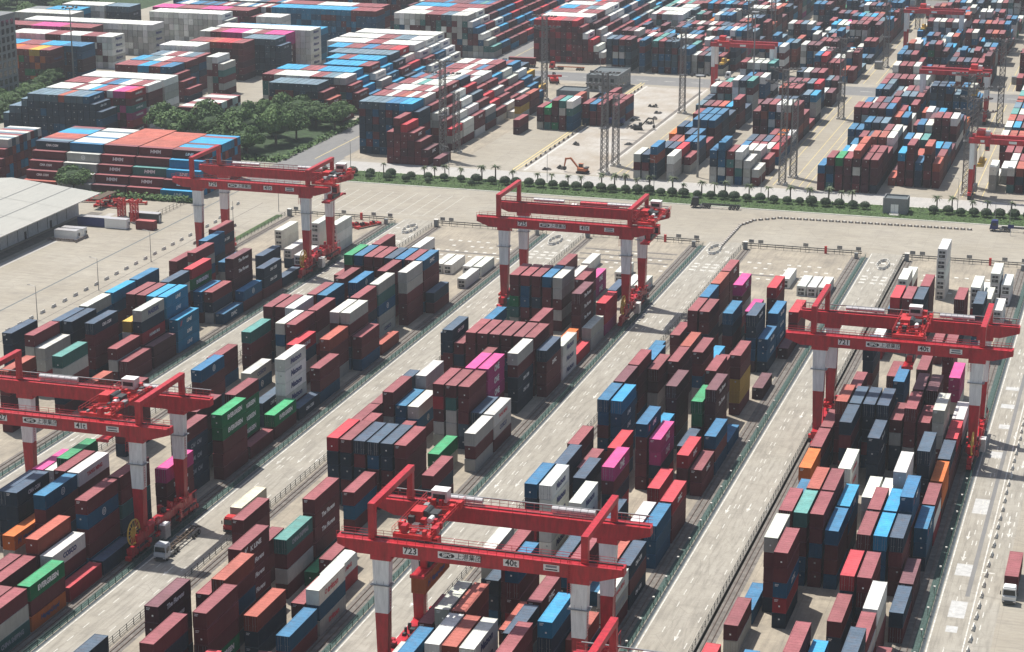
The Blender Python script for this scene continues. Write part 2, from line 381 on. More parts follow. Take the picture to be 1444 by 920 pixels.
# ------------------------------------------------------------------ fences
def fence_y(x, y0, y1, label, mat='fence_green', h=1.25, sp=2.6):
    t = empty('rail_fence', (x, y0, 0), label=label, cat='fence', group='green fences along the lanes')
    mb = MB(); n = int((y1 - y0) / sp)
    for i in range(n + 1): mb.box(-.05, .05, i * sp - .05, i * sp + .05, 0, h, mat, bottom=False)
    mb.obj('post_row', t, kind='stuff')
    for z in (h - .05, h * .55, .25):
        MB().box(-.03, .03, 0, y1 - y0, z - .035, z + .035, mat).obj('rail', t)
    return t
NM = dict(Z='far-left crane block', A='left-edge crane block', B='centre crane block', C='nearest crane block', D='right-hand crane block')
for b, L in LINES.items():
    fence_y(L - 1.05, 150, 606, 'green post and rail fence on the right side of the ' + NM[b])
    fence_y(L - 38.0, 150, 606, 'dark post and rail fence on the left side of the ' + NM[b], 'dark_steel')
    # end fence with boards
    t = empty('end_fence', (L - 38, 607.5, 0), label='dark fence with sign boards closing the end of the ' + NM[b], cat='fence', group='end fences of the blocks')
    mb = MB()
    for i in range(15): mb.box(i * 2.5 - .05, i * 2.5 + .05, -.05, .05, 0, 1.5, 'fence_green', bottom=False)
    mb.obj('post_row', t, kind='stuff')
    for z in (1.35, .75): MB().box(0, 35.5, -.05, .05, z - .12, z + .12, 'dark_steel').obj('rail', t)
    for i, x in enumerate((2.8, 5.6, 19, 29, 34.5)):
        MB().box(x - .75, x + .75, -.06, .06, 1.6, 2.6, 'grey_steel').box(x - .05, x + .05, -.02, .02, 0, 1.6, 'dark_steel').obj('sign_board', t)
    MB().box(24.6, 25.3, -.5, .1, 0, 2.2, 'bright_red').obj('hydrant_box', t)
    t2 = MB().box(-.6, .6, -.6, .6, 0, 2.2, 'grey_steel').box(-.7, .7, -.7, .7, 2.2, 2.35, 'barrier').box(-.5, .5, -.65, -.6, .2, 1.9, 'wall_grey').obj('switch_cabinet', None, (L - 36.6, 605.5, 0), label='grey electrical cabinet at the left end corner of the ' + NM[b], cat='cabinet', group='cabinets at the block ends')
    MB().box(-.5, .5, -.5, .5, 0, 1.6, 'grey_steel').box(-.55, .55, -.55, .55, 1.6, 1.7, 'wall_grey').obj('switch_cabinet', None, (L - 3.6, 604, 0), label='dark electrical cabinet at the right end corner of the ' + NM[b], cat='cabinet', group='cabinets at the block ends')
    # pale lamps on the kerb of the right fence
    if b in 'CD':
        lm = MB().box(-.05, .05, -.05, .05, 0, 1.3, 'dark_steel').box(-.18, .18, -.22, .22, 1.3, 1.55, 'barrier').mesh('kerb_lamp')
        for i, y in enumerate(np.arange(285, 470, 9.8)):
            link('kerb_lamp', lm, None, (L - 1.45, y, 0), label='%s small white kerb lamp from the near end by the %s' % (ordn(i), NM[b]), cat='lamp', group='kerb lamps of block ' + b)
# ------------------------------------------------------------------ light poles
def pole(x, y, h, label, arm=1.6, name='light_pole'):
    t = empty(name, (x, y, 0), label=label, cat='light pole', group='thin light poles')
    MB().tube((0, 0, 0), (0, 0, h), .13, 6, 'grey_steel', .06).obj('mast', t)
    MB().tube((0, 0, h), (-arm, 0, h + .35), .05, 5, 'grey_steel').obj('arm', t)
    MB().box(-arm - .7, -arm, -.12, .12, h + .28, h + .42, 'grey_steel').obj('lamp_head', t)
    return t
for i, (x, y) in enumerate([(-277.5, 476), (-276, 507), (-276.5, 540), (-270, 583), (-266.5, 610)]):
    pole(x, y, 9, '%s thin grey light pole from the near end on the left apron' % ordn(i))
for i, x in enumerate((-268, -232, -197, -160, -124, -60.5)):
    pole(x, 676.5, 10, '%s thin grey light pole from the left behind the hedge' % ordn(i))
for i, (x, y) in enumerate([(-42.5, 655), (-47, 655), (-238, 900)]):
    pole(x, y, 8, ['thin pole by the end of the curved barriers', 'short thin pole left of its twin at the cross road', 'thin pole at the corner of the far cross road'][i])
# ================================================================== CONTAINERS
TH = 2.85; CL, CW = 12.19, 2.44
OFF = dict(Z=-97.1, A=-48.35, B=0, C=48.25, D=96.3)
def colx(b, k): return -160.085 + 2.885 * k + OFF[b]
TABLE = """A 0 386.4 5 rr -
A 0 432.6 3 rrb -
A 0 511.9 3 rr -
A 1 333.7 4 nn -
A 1 346.7 4 p -
A 1 446.0 4 trr -
A 1 459.1 5 rrr -
A 1 478.8 3 bb -
A 1 512.5 5 Gr -
A 2 346.7 4 w -
A 2 459.5 5 rr -
A 2 498.7 4 rr -
A 2 512.5 5 br -
A 2 525.7 5 r -
A 3 327.0 5 nnn C
A 3 346.5 5 G -
A 3 406.4 5 brr O
A 3 432.5 2 gb KO
A 3 459.2 5 wg -
A 3 472.7 5 rr -
A 3 512.3 5 rr -
A 4 320.2 3 og P
A 4 340.2 5 rr -
A 4 446.3 5 gbg -
A 4 459.6 3 r -
A 4 472.6 5 bb -
A 4 492.4 3 rr -
A 4 512.3 5 rr -
A 5 327.1 5 brr O
A 5 340.1 5 wr Y
A 5 446.0 5 rr -
A 5 459.2 5 rr -
A 5 486.0 5 bb O
A 5 512.3 5 nr -
A 5 552.2 1 w -
A 6 300.7 3 rr -
A 6 439.4 4 Rb B
A 6 499.1 5 rr -
A 6 512.3 5 br -
A 6 525.7 5 w -
A 6 551.8 1 w -
A 7 300.8 3 rr -
A 7 313.7 4 ar -
A 7 380.1 5 rr -
A 7 413.3 2 nn C
A 7 459.2 5 grr -
A 7 472.8 5 rr -
A 7 486.1 5 gtbgg ..O.K
A 7 512.1 5 rr -
A 8 287.5 3 rr -
A 8 313.6 3 wr K
A 8 327.1 5 rbrr .O
A 8 340.2 5 rrt .
A 8 366.7 5 rnnn .III
A 8 392.8 5 rGGG .EEE
A 8 419.3 5 wwww MMMM
A 8 445.8 4 arr -
A 8 459.2 5 grr -
A 8 499.3 5 ggrrr -
A 8 512.5 5 brrr F
A 8 551.8 1 w -
A 9 287.4 3 rgt ..Z
A 9 300.4 3 Gro E.P
A 9 313.7 1 R -
A 9 326.7 1 n -
A 9 353.5 4 prrr .TT
A 9 379.7 5 GGrrr EE
A 9 393.0 1 r -
A 9 406.1 2 Gr E
A 9 419.9 1 n C
A 9 432.5 3 rrb -
A 9 459.0 3 rrb -
A 9 472.8 1 a -
A 9 512.2 2 nr -
A 9 538.5 1 w -
A 9 552.2 1 w -
B 0 274.2 3 nnn -
B 0 339.9 3 rr -
B 0 400.1 3 r -
B 0 412.7 3 r -
B 0 426.1 3 n -
B 0 459.6 4 nnr -
B 0 492.7 2 b -
B 0 512.5 2 tt -
B 1 412.7 4 rrg -
B 1 452.8 5 nnr C
B 1 505.6 5 rrGt -
B 2 373.3 5 Rnnn -
B 2 386.4 4 r -
B 2 412.7 3 bb -
B 2 425.9 4 gg -
B 2 452.4 4 rn -
B 2 505.8 5 rbbr -
B 2 564.8 1 w -
B 3 287.3 5 kkk TT
B 3 326.7 3 r -
B 3 373.1 5 rnnr -
B 3 399.5 2 r -
B 3 412.7 3 gb .O
B 3 452.4 5 rrr -
B 3 505.9 5 rrnr -
B 4 300.4 4 rr -
B 4 313.6 5 rrrr BTTT
B 4 373.1 5 nrnn -
B 4 452.4 5 rrr -
B 4 505.9 5 brrr -
B 4 519.1 5 r -
B 5 274.1 5 rn -
B 5 300.6 5 arbr -
B 5 326.7 4 trgr Z
B 5 340.0 5 rrrr .TT
B 5 359.8 3 rbr -
B 5 373.1 5 nbrr -
B 5 412.7 5 rRrgg -
B 5 439.4 4 r -
B 5 452.5 5 rrb -
B 5 505.8 5 ggrgr -
B 5 519.0 4 gr -
B 5 538.4 2 pp NN
B 6 287.3 5 rrrG ...E
B 6 333.3 1 G -
B 6 373.1 5 nnrr -
B 6 412.7 5 rtggg -
B 6 425.9 5 pp -
B 6 452.6 5 rrb -
B 6 558.2 1 w -
B 7 274.4 3 RG -
B 7 300.3 3 an -
B 7 333.3 2 rr -
B 7 373.1 5 rrrr -
B 7 392.8 2 Gg -
B 7 412.7 5 rrrsn -
B 7 426.2 5 ppp NNN
B 7 452.6 5 rrb -
B 7 465.9 5 rr -
B 7 505.9 5 rr -
B 7 539.0 1 n -
B 8 287.6 1 r -
B 8 313.5 2 rr -
B 8 326.7 2 wR Y
B 8 412.7 3 nr -
B 8 439.1 5 grnnn ..CC
B 8 452.5 5 rrr -
B 8 478.8 2 or -
B 8 492.6 5 kkkr TTT
B 8 545.0 1 w -
B 9 300.2 2 br -
B 9 313.5 3 wbg U.U
B 9 373.0 3 rn -
B 9 399.5 3 grg -
B 9 412.7 3 wgr YK
B 9 452.4 4 nrrr .F
B 9 466.2 3 www MMM
B 9 478.8 1 R -
B 9 492.1 2 gg -
B 9 505.6 3 RRp -
B 9 545.4 1 w -
C 0 399.5 3 rk -
C 0 465.6 3 b -
C 0 492.7 2 rr -
C 1 280.4 4 wr -
C 1 300.2 4 rr -
C 1 333.3 4 gg -
C 1 359.8 5 bnn -
C 1 379.6 4 nn -
C 1 412.8 5 bbrb -
C 1 426.0 5 kk .
C 1 439.1 5 rk -
C 1 453.0 4 b -
C 1 478.8 1 a -
C 2 280.8 5 bb -
C 2 300.2 5 gg -
C 2 326.7 3 nn -
C 2 359.8 5 wwwww MMMMM
C 2 386.2 3 rr -
C 2 412.8 5 cbbb .LL
C 2 445.8 4 rkgg -
C 2 465.9 2 ar -
C 2 486.1 5 rrn -
C 2 499.3 5 bnr -
C 2 512.5 5 arr -
C 2 525.7 5 rrr F
C 3 287.1 5 wb -
C 3 300.2 5 ar -
C 3 326.7 5 rr -
C 3 373.0 4 nn -
C 3 399.5 3 Rr -
C 3 453.0 4 rr -
C 3 465.7 4 ar -
C 3 485.9 5 rrn -
C 4 287.2 5 ar -
C 4 320.1 5 brr -
C 4 359.8 4 www MMM
C 4 512.5 5 pr N
C 5 287.1 5 ww MM
C 5 307.4 3 aR -
C 5 340.0 3 n -
C 5 373.0 5 prn N
C 5 399.7 5 brrr L
C 5 412.8 3 c -
C 5 426.3 5 kkkk -
C 5 452.5 5 rrbg -
C 5 465.8 3 c -
C 5 486.0 5 bnrr -
C 5 564.8 1 w -
C 6 300.3 4 nr -
C 6 313.6 4 rr F
C 6 339.9 3 rr -
C 6 359.8 3 n -
C 6 399.5 4 ppn NN
C 6 459.0 3 rr -
C 6 479.4 2 rr -
C 6 499.1 4 p N
C 7 287.2 5 rr -
C 7 339.9 1 b -
C 7 386.6 2 RR -
C 7 412.7 2 n -
C 7 426.0 4 GG -
C 7 439.6 5 rr -
C 7 485.9 5 nn C
C 7 512.5 5 Rrn F
C 7 558.2 1 w -
C 8 300.3 5 cnn -
C 8 339.9 3 ag -
C 8 359.8 3 w -
C 8 399.5 3 Rr F
C 8 426.1 5 kkk TT
C 8 452.6 5 rryy -
C 8 486.1 3 bbn CC
C 8 499.2 4 bbb CCC
C 8 558.2 1 w -
C 9 306.9 3 a -
C 9 326.7 3 wgr YZ
C 9 340.1 3 nrn C.C
C 9 359.8 3 bbb -
C 9 373.0 3 Rrr F
C 9 399.5 2 rr F
C 9 412.7 3 brb -
C 9 426.0 1 b -
C 9 465.6 1 k -
C 9 498.8 1 k -
C 9 511.9 3 Rrr -
C 9 558.4 1 w -
D 0 300.4 3 R -
D 0 326.7 2 rg -
D 0 340.3 1 b -
D 0 399.5 3 oo -
D 0 412.8 3 rn -
D 0 425.9 3 rr -
D 0 505.5 2 w -
D 0 532.4 2 b -
D 0 552.1 3 w -
D 0 565.4 2 w -
D 1 346.5 5 grrr -
D 1 360.3 5 rrb -
D 1 373.3 4 b -
D 1 426.5 5 arr -
D 1 445.8 4 r -
D 1 466.2 5 nnrg -
D 1 512.5 5 Rr -
D 1 532.4 2 tt -
D 2 340.2 5 rrbRn ..F
D 2 360.0 5 trrb -
D 2 373.1 5 arr -
D 2 413.2 5 nrn -
D 2 426.3 5 nnn -
D 2 512.5 5 rr -
D 3 287.6 5 b -
D 3 360.1 5 rrbrr -
D 3 373.1 5 rrr -
D 3 393.4 4 wwww UUUU
D 3 426.4 5 nnn -
D 3 465.6 3 r -
D 3 512.5 5 nnn -
D 3 525.7 5 rrr -
D 3 565.4 5 wwwww -
D 4 360.1 4 brrb -
D 4 373.1 4 cb L
D 4 413.3 4 nnnn CC
D 4 426.5 5 nnn -
D 4 452.9 4 bb -
D 5 300.4 5 rr -
D 5 386.4 3 ww -
D 5 426.2 4 rgnn -
D 5 472.4 3 rr -
D 5 505.3 2 rr -
D 6 300.5 4 c -
D 6 326.8 3 rn -
D 6 340.1 4 Rnn -
D 6 359.9 4 rk -
D 6 373.1 4 rr -
D 6 386.5 3 w -
D 6 425.9 5 rrr -
D 6 439.6 5 kk -
D 6 525.7 4 rr -
D 7 340.2 4 rrn -
D 7 360.1 4 cbbb -
D 7 373.2 4 cb -
D 7 386.7 5 ww -
D 7 426.1 4 rr -
D 7 439.4 5 kk -
D 7 472.2 5 rr -
D 7 538.8 4 ww -
D 7 565.4 1 w -
D 8 300.8 5 nn -
D 8 313.9 4 rg -
D 8 327.2 4 wgrr -
D 8 360.1 4 nrrr -
D 8 373.6 5 bb L
D 8 400.1 5 nnn -
D 8 426.5 5 ggg -
D 8 459.2 4 pp -
D 8 512.5 5 nn -
D 8 539.0 3 g -
D 8 565.4 3 ww -
D 9 313.6 2 r -
D 9 340.1 2 nr -
D 9 353.2 2 kk -
D 9 373.3 3 bb L
D 9 386.3 3 rwR -
D 9 399.5 3 oo -
D 9 412.9 3 nr -
D 9 426.1 3 Rr -
D 9 439.3 3 wg -
D 9 539.0 2 ww -
D 9 565.0 2 ww -
Z 0 459.4 2 nn -
Z 0 512.5 3 rr -
Z 0 538.4 4 rnr .C
Z 1 419.9 5 nn -
Z 1 525.6 4 bb -
Z 2 512.5 4 rgb -
Z 3 419.8 5 rg -
Z 3 432.7 5 nn -
Z 3 446.2 5 gb -
Z 3 459.4 5 cb -
Z 3 472.7 5 bb -
Z 3 525.6 2 bg -
Z 3 565.2 2 ww -
Z 4 419.6 4 gg -
Z 4 432.8 5 nn -
Z 5 459.5 5 rr -
Z 6 393.4 5 ar -
Z 6 432.8 5 nrrr C
Z 6 459.4 5 rr -
Z 6 472.7 5 ng -
Z 6 486.0 5 RG .E
Z 6 551.6 1 w -
Z 7 445.9 4 yw -
Z 7 459.2 5 cb -
Z 7 485.6 3 bb -
Z 7 525.1 3 nn -
Z 7 545.0 2 w -
Z 7 565.4 3 www -
Z 8 406.7 5 tgr -
Z 8 432.7 3 rg -
Z 8 446.1 5 gnR S.H
Z 8 459.5 5 ccb LL
Z 8 485.9 3 rng -
Z 8 499.2 5 kkkk TT
Z 9 412.7 2 ar -
Z 9 432.5 2 rr -
Z 9 445.8 2 kk -
Z 9 459.3 3 ccc LLL
Z 9 486.1 1 b F
Z 9 498.7 2 br O
Z 9 512.4 3 nnr CC
Z 9 525.2 1 n -
Z 9 539.0 2 w -
Z 9 565.4 3 www -"""
# shared meshes ----------------------------------------------------
def body_mesh(L, H):
    mb = MB(); hx = CW / 2; d = .045; p = .30; n = int((L - .5) / p)
    x = hx
    for s in (-1, 1):                    # corrugated long sides
        vs = []; fs = []
        ys = []; y = .25
        for i in range(n):
            ys += [(y, 0), (y + p * .2, -d), (y + p * .5, -d), (y + p * .7, 0)]; y += p
        ys.append((L - .25, 0))
        for yy, dd in ys: vs += [(s * (hx - .01 + dd), yy, .16), (s * (hx - .01 + dd), yy, H - .14)]
        for i in range(len(ys) - 1): fs.append((2 * i, 2 * i + 2, 2 * i + 3, 2 * i + 1) if s > 0 else (2 * i + 1, 2 * i + 3, 2 * i + 2, 2 * i))
        mb.add(vs, fs, 'box')
        x0, x1 = (hx - .12, hx) if s > 0 else (-hx, -hx + .12)
        mb.box(x0, x1, 0, L, 0, .16, 'box'); mb.box(x0, x1, 0, L, H - .14, H, 'box')
        for y0, y1 in ((0, .16), (L - .16, L)): mb.box(x0 - (.06 if s > 0 else 0), x1 + (0 if s > 0 else .06), y0, y1, .16, H - .14, 'box')
    mb.box(-hx + .12, hx - .12, L - .06, L - .02, .1, H - .1, 'box')
    mb.box(-hx + .12, hx - .12, 0, .1, 0, .14, 'box'); mb.box(-hx + .12, hx - .12, 0, .1, H - .12, H - .005, 'box')
    return mb.mesh('container_body')
def roof_mesh(L, H):
    mb = MB(); hx = CW / 2 - .13; n = 12; z = H - .02
    vs = []; fs = []
    for i in range(n):
        y = .12 + i * (L - .24) / n; s = (L - .24) / n
        mb.box(-hx, hx, y + .02, y + s - .02, z - .035, z - .018, 'box', bottom=False)
    mb.add([(-hx, .05, z - .03), (hx, .05, z - .03), (hx, L - .05, z - .03), (-hx, L - .05, z - .03)], [(0, 1, 2, 3)], 'box')
    mb.box(-hx, hx, .0, .11, z - .1, z, 'box'); mb.box(-hx, hx, L - .11, L, z - .1, z, 'box')
    return mb.mesh('container_roof')
def door_mesh(H):
    mb = MB(); hx = CW / 2 - .13
    for s in (-1, 1):
        x0, x1 = (-hx, -.02) if s < 0 else (.02, hx)
        mb.box(x0, x1, .03, .07, .14, H - .13, 'box')
        for j in range(4): mb.box(x0 + .1, x1 - .1, .015, .03, .3 + j * .58, .3 + j * .58 + .4, 'box')
    return mb.mesh('container_door')
def rods_mesh(H):
    mb = MB()
    for x in (-.85, -.4, .4, .85): mb.box(x - .025, x + .025, -.015, .014, .12, H - .1, 'grey_steel')
    for x in (-.85, -.4, .4, .85): mb.box(x - .02, x + .22, -.03, -.016, 1.0, 1.06, 'grey_steel')
    return mb.mesh('lock_rods')
def end_mesh(H):
    mb = MB(); hx = CW / 2 - .17; n = 9; s = 2 * hx / n
    for i in range(n):
        mb.box(-hx + i * s + .03, -hx + (i + 1) * s - .05, .03, .08, .14, H - .13, 'box')
    mb.box(-hx, hx, .07, .09, .14, H - .13, 'box'); return mb.mesh('end_wall')
def reefer_unit_mesh(H):
    mb = MB(); mb.box(-1.06, 1.06, .02, .10, .14, H - .13, 'box')
    mb.box(-.8, .8, -.01, .02, .35, 1.15, 'ink'); mb.box(-.55, .1, -.02, -.01, .6, 1.0, 'grey_steel'); mb.box(.25, .6, -.02, -.01, .5, .95, 'dark_steel')
    mb.box(-.85, .85, 0, .02, 1.45, 2.2, 'grey_steel')
    for x in (-.42, .42): mb.tube((x, .0, 1.82), (x, -.03, 1.82), .3, 10, 'ink')
    return mb.mesh('cooling_unit')
PMESH = {}
HB = TH - .05
for L in (12.19, 6.06): PMESH[L] = (body_mesh(L, HB), roof_mesh(L, HB))
DOOR, RODS, ENDW, RFU = door_mesh(HB), rods_mesh(HB), end_mesh(HB), reefer_unit_mesh(HB)
PLQ = MB().box(-.14, .14, -.012, .0, -.14, .14, 'sign_white').mesh('placard')
IDQ = MB()
for i in range(5): IDQ.box(i * .14, i * .14 + .10, -.012, .0, 0, .16, 'white_print')
for i in range(4): IDQ.box(i * .14, i * .14 + .10, -.012, .0, -.26, -.10, 'white_print')
IDQ = IDQ.mesh('id_marks')
MARK = MB()
for i in range(16):
    a0, a1 = [2 * math.pi * (i + q) / 16 for q in (0, 1)]
    MARK.add([(.75 * math.cos(a0), .75 * math.sin(a0), 0), (.75 * math.cos(a1), .75 * math.sin(a1), 0), (.6 * math.cos(a1), .6 * math.sin(a1), 0), (.6 * math.cos(a0), .6 * math.sin(a0), 0)], [(0, 1, 2, 3)], 'white_print')
for j in (-.25, .0, .25): MARK.add([(-.5, j - .05, 0), (.5, j - .05, 0), (.5, j + .06, 0), (-.5, j + .06, 0)], [(0, 1, 2, 3)], 'white_print')
MARK = MARK.mesh('round_emblem')
TEX = dict(M=('Matson', 1.75, 'blue_print', 6.2, .12), E=('EVERGREEN', 1.35, 'white_print', 7.2, 0), N=('ONE', 1.9, 'white_print', 3.6, 0), K=('COSCO', 1.3, 'blue_print', 5.0, 0),
           C=('CMA CGM', 1.05, 'white_print', 4.6, .2), L=('LINE', 1.2, 'white_print', 3.0, .25), S=('MAERSK', 1.5, 'blue_print', 6.0, 0), H=('HAMBURG SÜD', 1.0, 'white_print', 6.5, 0),
           T=('The Florens', 1.2, 'white_print', 6.4, .15), P=('Hapag-Lloyd', 1.2, 'blue_print', 6.6, .2), Y=('YANG MING', 1.1, 'red_print', 6.2, 0), Z=('CHINA SHIPPING', 1.2, 'grey_print', 7.6, 0),
           B=('K LINE', 1.2, 'white_print', 4.6, 0), I=('CAI  CAI', 1.2, 'grey_print', 5.0, .2), U=('triton', 1.5, 'red_print', 5.0, .15), F=('DFIC', 1.3, 'white_print', 3.6, .1))
def lettering(parent, code, L):
    def put(me, y, z, nm='lettering', sx=1):
        o = link(nm, me, parent, (CW / 2 + .012, y, z), (R(90), 0, R(90))); return o
    if code == 'O': put(MARK, L * .55, HB * .52, 'emblem'); return
    t = TEX.get(code)
    if not t: return
    if code == 'K' and parent.get('_c') in 'bnr': t = (t[0], t[1], 'white_print', t[3], t[4])
    put(textmesh(t[0], t[1], t[2], 'CENTER', t[4], .05 * t[1], t[3]), L * .52, HB * .5)
    if code in 'PL': put(textmesh('H' if code == 'P' else '//', 1.7, 'blue_print' if code == 'P' else 'red_print', 'CENTER', .2, .05), L * .15, HB * .5)
    if code == 'U': put(textmesh('O', 1.3, 'red_print', 'CENTER', 0, .04), L * .26, HB * .5)
    if code == 'B': put(textmesh('K', 2.2, 'white_print', 'CENTER', .2, .05), L * .17, HB * .5)
# expand the table into boxes -------------------------------------------
stacks = []
for ln in TABLE.strip().split('\n'):
    b, k, y, n, cols, txt = ln.split()
    k = int(k); y = float(y); n = int(n); cols = cols + ''.join(rnd.choice('rrrrkknnbbgsR') for _ in range(n - len(cols)))
    txt = (txt if txt != '-' else '').ljust(n, '.')
    stacks.append(dict(b=b, k=k, y=y, n=n, cols=cols, txt=txt, L=CL, x=colx(b, k)))
top = {}
for s in stacks: top.setdefault((s['b'], s['k']), []).append(s)
def height_at(b, k, y):
    return max([s['n'] for s in top.get((b, k), []) if s['y'] - 1 < y < s['y'] + s['L'] + 1] or [0])
boxes = []
for s in stacks:
    for i in range(s['n']):                       # i = 0 is the top box
        tier = s['n'] - i
        x = s['x'] + rnd.uniform(-.05, .05); y = s['y'] + rnd.uniform(-.08, .08)
        d2 = (x ** 2 + y ** 2 + (154 - tier * TH) ** 2)
        right = height_at(s['b'], s['k'] + 1, s['y'] + 6); front = height_at(s['b'], s['k'], s['y'] - 6)
        vis = (1.0 if i == 0 else 0) + (.6 if right < tier else 0) + (.3 if front < tier else 0)
        # the view must reach it
        boxes.append(dict(s=s, i=i, tier=tier, x=x, y=y, c=s['cols'][i], t=s['txt'][i], score=vis / d2, vis=vis))
# visible inside the frame?
F = 3005 / 722
yaw, pit = R(17.2), R(16.18)
def screen(x, y, z):
    rx = x * math.cos(yaw) + y * math.sin(yaw); ry = -x * math.sin(yaw) + y * math.cos(yaw); rz = z - 154
    dz = ry * math.cos(pit) - rz * math.sin(pit); uy = ry * math.sin(pit) + rz * math.cos(pit)
    return 722 + 3005 * rx / dz, 460 - 3005 * uy / dz
for q in boxes:
    u, v = screen(q['x'] + 1.2, q['y'] + 6, q['tier'] * TH)
    q['in'] = -10 < u < 1454 and -10 < v < 930
    if not q['in']: q['score'] = -1
reef = [q for q in boxes if q['c'] == 'w' and q['s']['y'] > 532 or (q['c'] == 'w' and q['s']['b'] == 'Z' and q['s']['y'] > 525)]
reef_ids = {id(q) for q in reef}
main = sorted([q for q in boxes if id(q) not in reef_ids], key=lambda q: -q['score'])
things = main[:300]; rest = main[300:]
BK = dict(Z='far-left crane block', A='left-edge crane block', B='centre crane block', C='nearest crane block', D='right-hand crane block')
bays = {}
for s in stacks: bays.setdefault((s['b'], s['k']), []).append(s['y'])
for v in bays.values(): v.sort()
def clabel(q, kind='container'):
    s = q['s']; n = len(bays[(s['b'], s['k'])]); j = bays[(s['b'], s['k'])].index(s['y'])
    pos = 'on top' if q['i'] == 0 else ['', 'second', 'third', 'fourth', 'fifth', 'sixth'][q['i']] + ' from top'
    c = CNAME[q['c']]
    if q['t'] != '.' and q['t'] in TEX or q['t'] == 'O': c = 'lettered ' + c
    return '%s %s %s, %s stack up the %s row, %s' % (c, kind, pos, ordn(j), ordn(s['k']), BK[s['b']])
def make_container(q, kind='shipping_container'):
    s = q['s']; L = s['L']
    e = empty(kind, (q['x'] + CW / 2, q['y'], (q['tier'] - 1) * TH), label=clabel(q, 'reefer' if kind.startswith('ree') else 'container'),
              cat='reefer container' if kind.startswith('ree') else 'container', group=('reefer containers' if kind.startswith('ree') else 'shipping containers') + ' stacked in the ' + BK[s['b']])
    e['_c'] = q['c']
    fv = rnd.uniform(.84, 1.18); col = [min(1, v * fv * rnd.uniform(.965, 1.035)) for v in PAL[q['c']]]
    def part(nm, me, **k):
        o = link(nm, me, e, **k); o.color = (*col, 1); return o
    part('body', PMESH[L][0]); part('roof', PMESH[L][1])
    if kind.startswith('ree'): part('cooling_unit', RFU)
    elif rnd.random() < .3:
        part('door', DOOR); part('lock_rods', RODS)
    else:
        part('end_wall', ENDW)
        if rnd.random() < .55: link('placard', PLQ, e, (rnd.uniform(-.2, .2), .03, rnd.uniform(.7, 1.7)))
        if rnd.random() < .45: link('id_marks', IDQ, e, (-.9, .03, HB - .45))
    lettering(e, q['t'], L)
    if e.get('_c') is not None: del e['_c']
    return e
for q in things: make_container(q)
for q in reef:
    make_container(q, 'reefer_container')
# ------------------------------------------------------------------ the field of all other boxes, one joined mesh
FV = []; FF = []; FC = []; FM = []
def fbox(x, y, z, lx, ly, h, col, end=None):
    o = len(FV)
    x1, y1, z1 = x + lx, y + ly, z + h
    FV.extend([(x, y, z), (x1, y, z), (x1, y1, z), (x, y1, z), (x, y, z1), (x1, y, z1), (x1, y1, z1), (x, y1, z1)])
    FF.extend([(o + 4, o + 5, o + 6, o + 7), (o, o + 1, o + 5, o + 4), (o + 1, o + 2, o + 6, o + 5), (o + 2, o + 3, o + 7, o + 6), (o + 3, o, o + 4, o + 7)])
    v = rnd.uniform(.8, 1.2); c = tuple(min(1, a * v * rnd.uniform(.97, 1.03)) for a in col)
    FC.extend([c] * 5)
def fquad(vs, col):
    o = len(FV); FV.extend(vs); FF.append((o, o + 1, o + 2, o + 3)); FC.append(col)
FARTEXT = []
def farbox(x, y, tier, c, th=2.72, along='y', L=CL, marks=True, txt=None):
    z = (tier - 1) * th; h = th - .10
    col = PAL[c]
    if along == 'y':
        fbox(x + .05, y, z, CW - .06, L - .05, h, col)
        if marks and rnd.random() < .5:
            px = x + rnd.uniform(.8, 1.5); pz = z + rnd.uniform(1.4, 2.1)
            fquad([(px, y - .03, pz), (px + .34, y - .03, pz), (px + .34, y - .03, pz + .32), (px, y - .03, pz + .32)], (.42, .42, .40))
    else:
        fbox(x, y + .02, z, L - .05, CW - .04, h, col)
    if txt: FARTEXT.append((txt, x, y, z, along, L, th))
for q in rest:
    s = q['s']; farbox(q['x'], q['y'], q['tier'], q['c'], TH)
    if q['t'] != '.' and q['vis'] > .5: FARTEXT.append((q['t'], q['x'], q['y'], (q['tier'] - 1) * TH, 'y', CL, TH))
def pick(p): return rnd.choice(p)
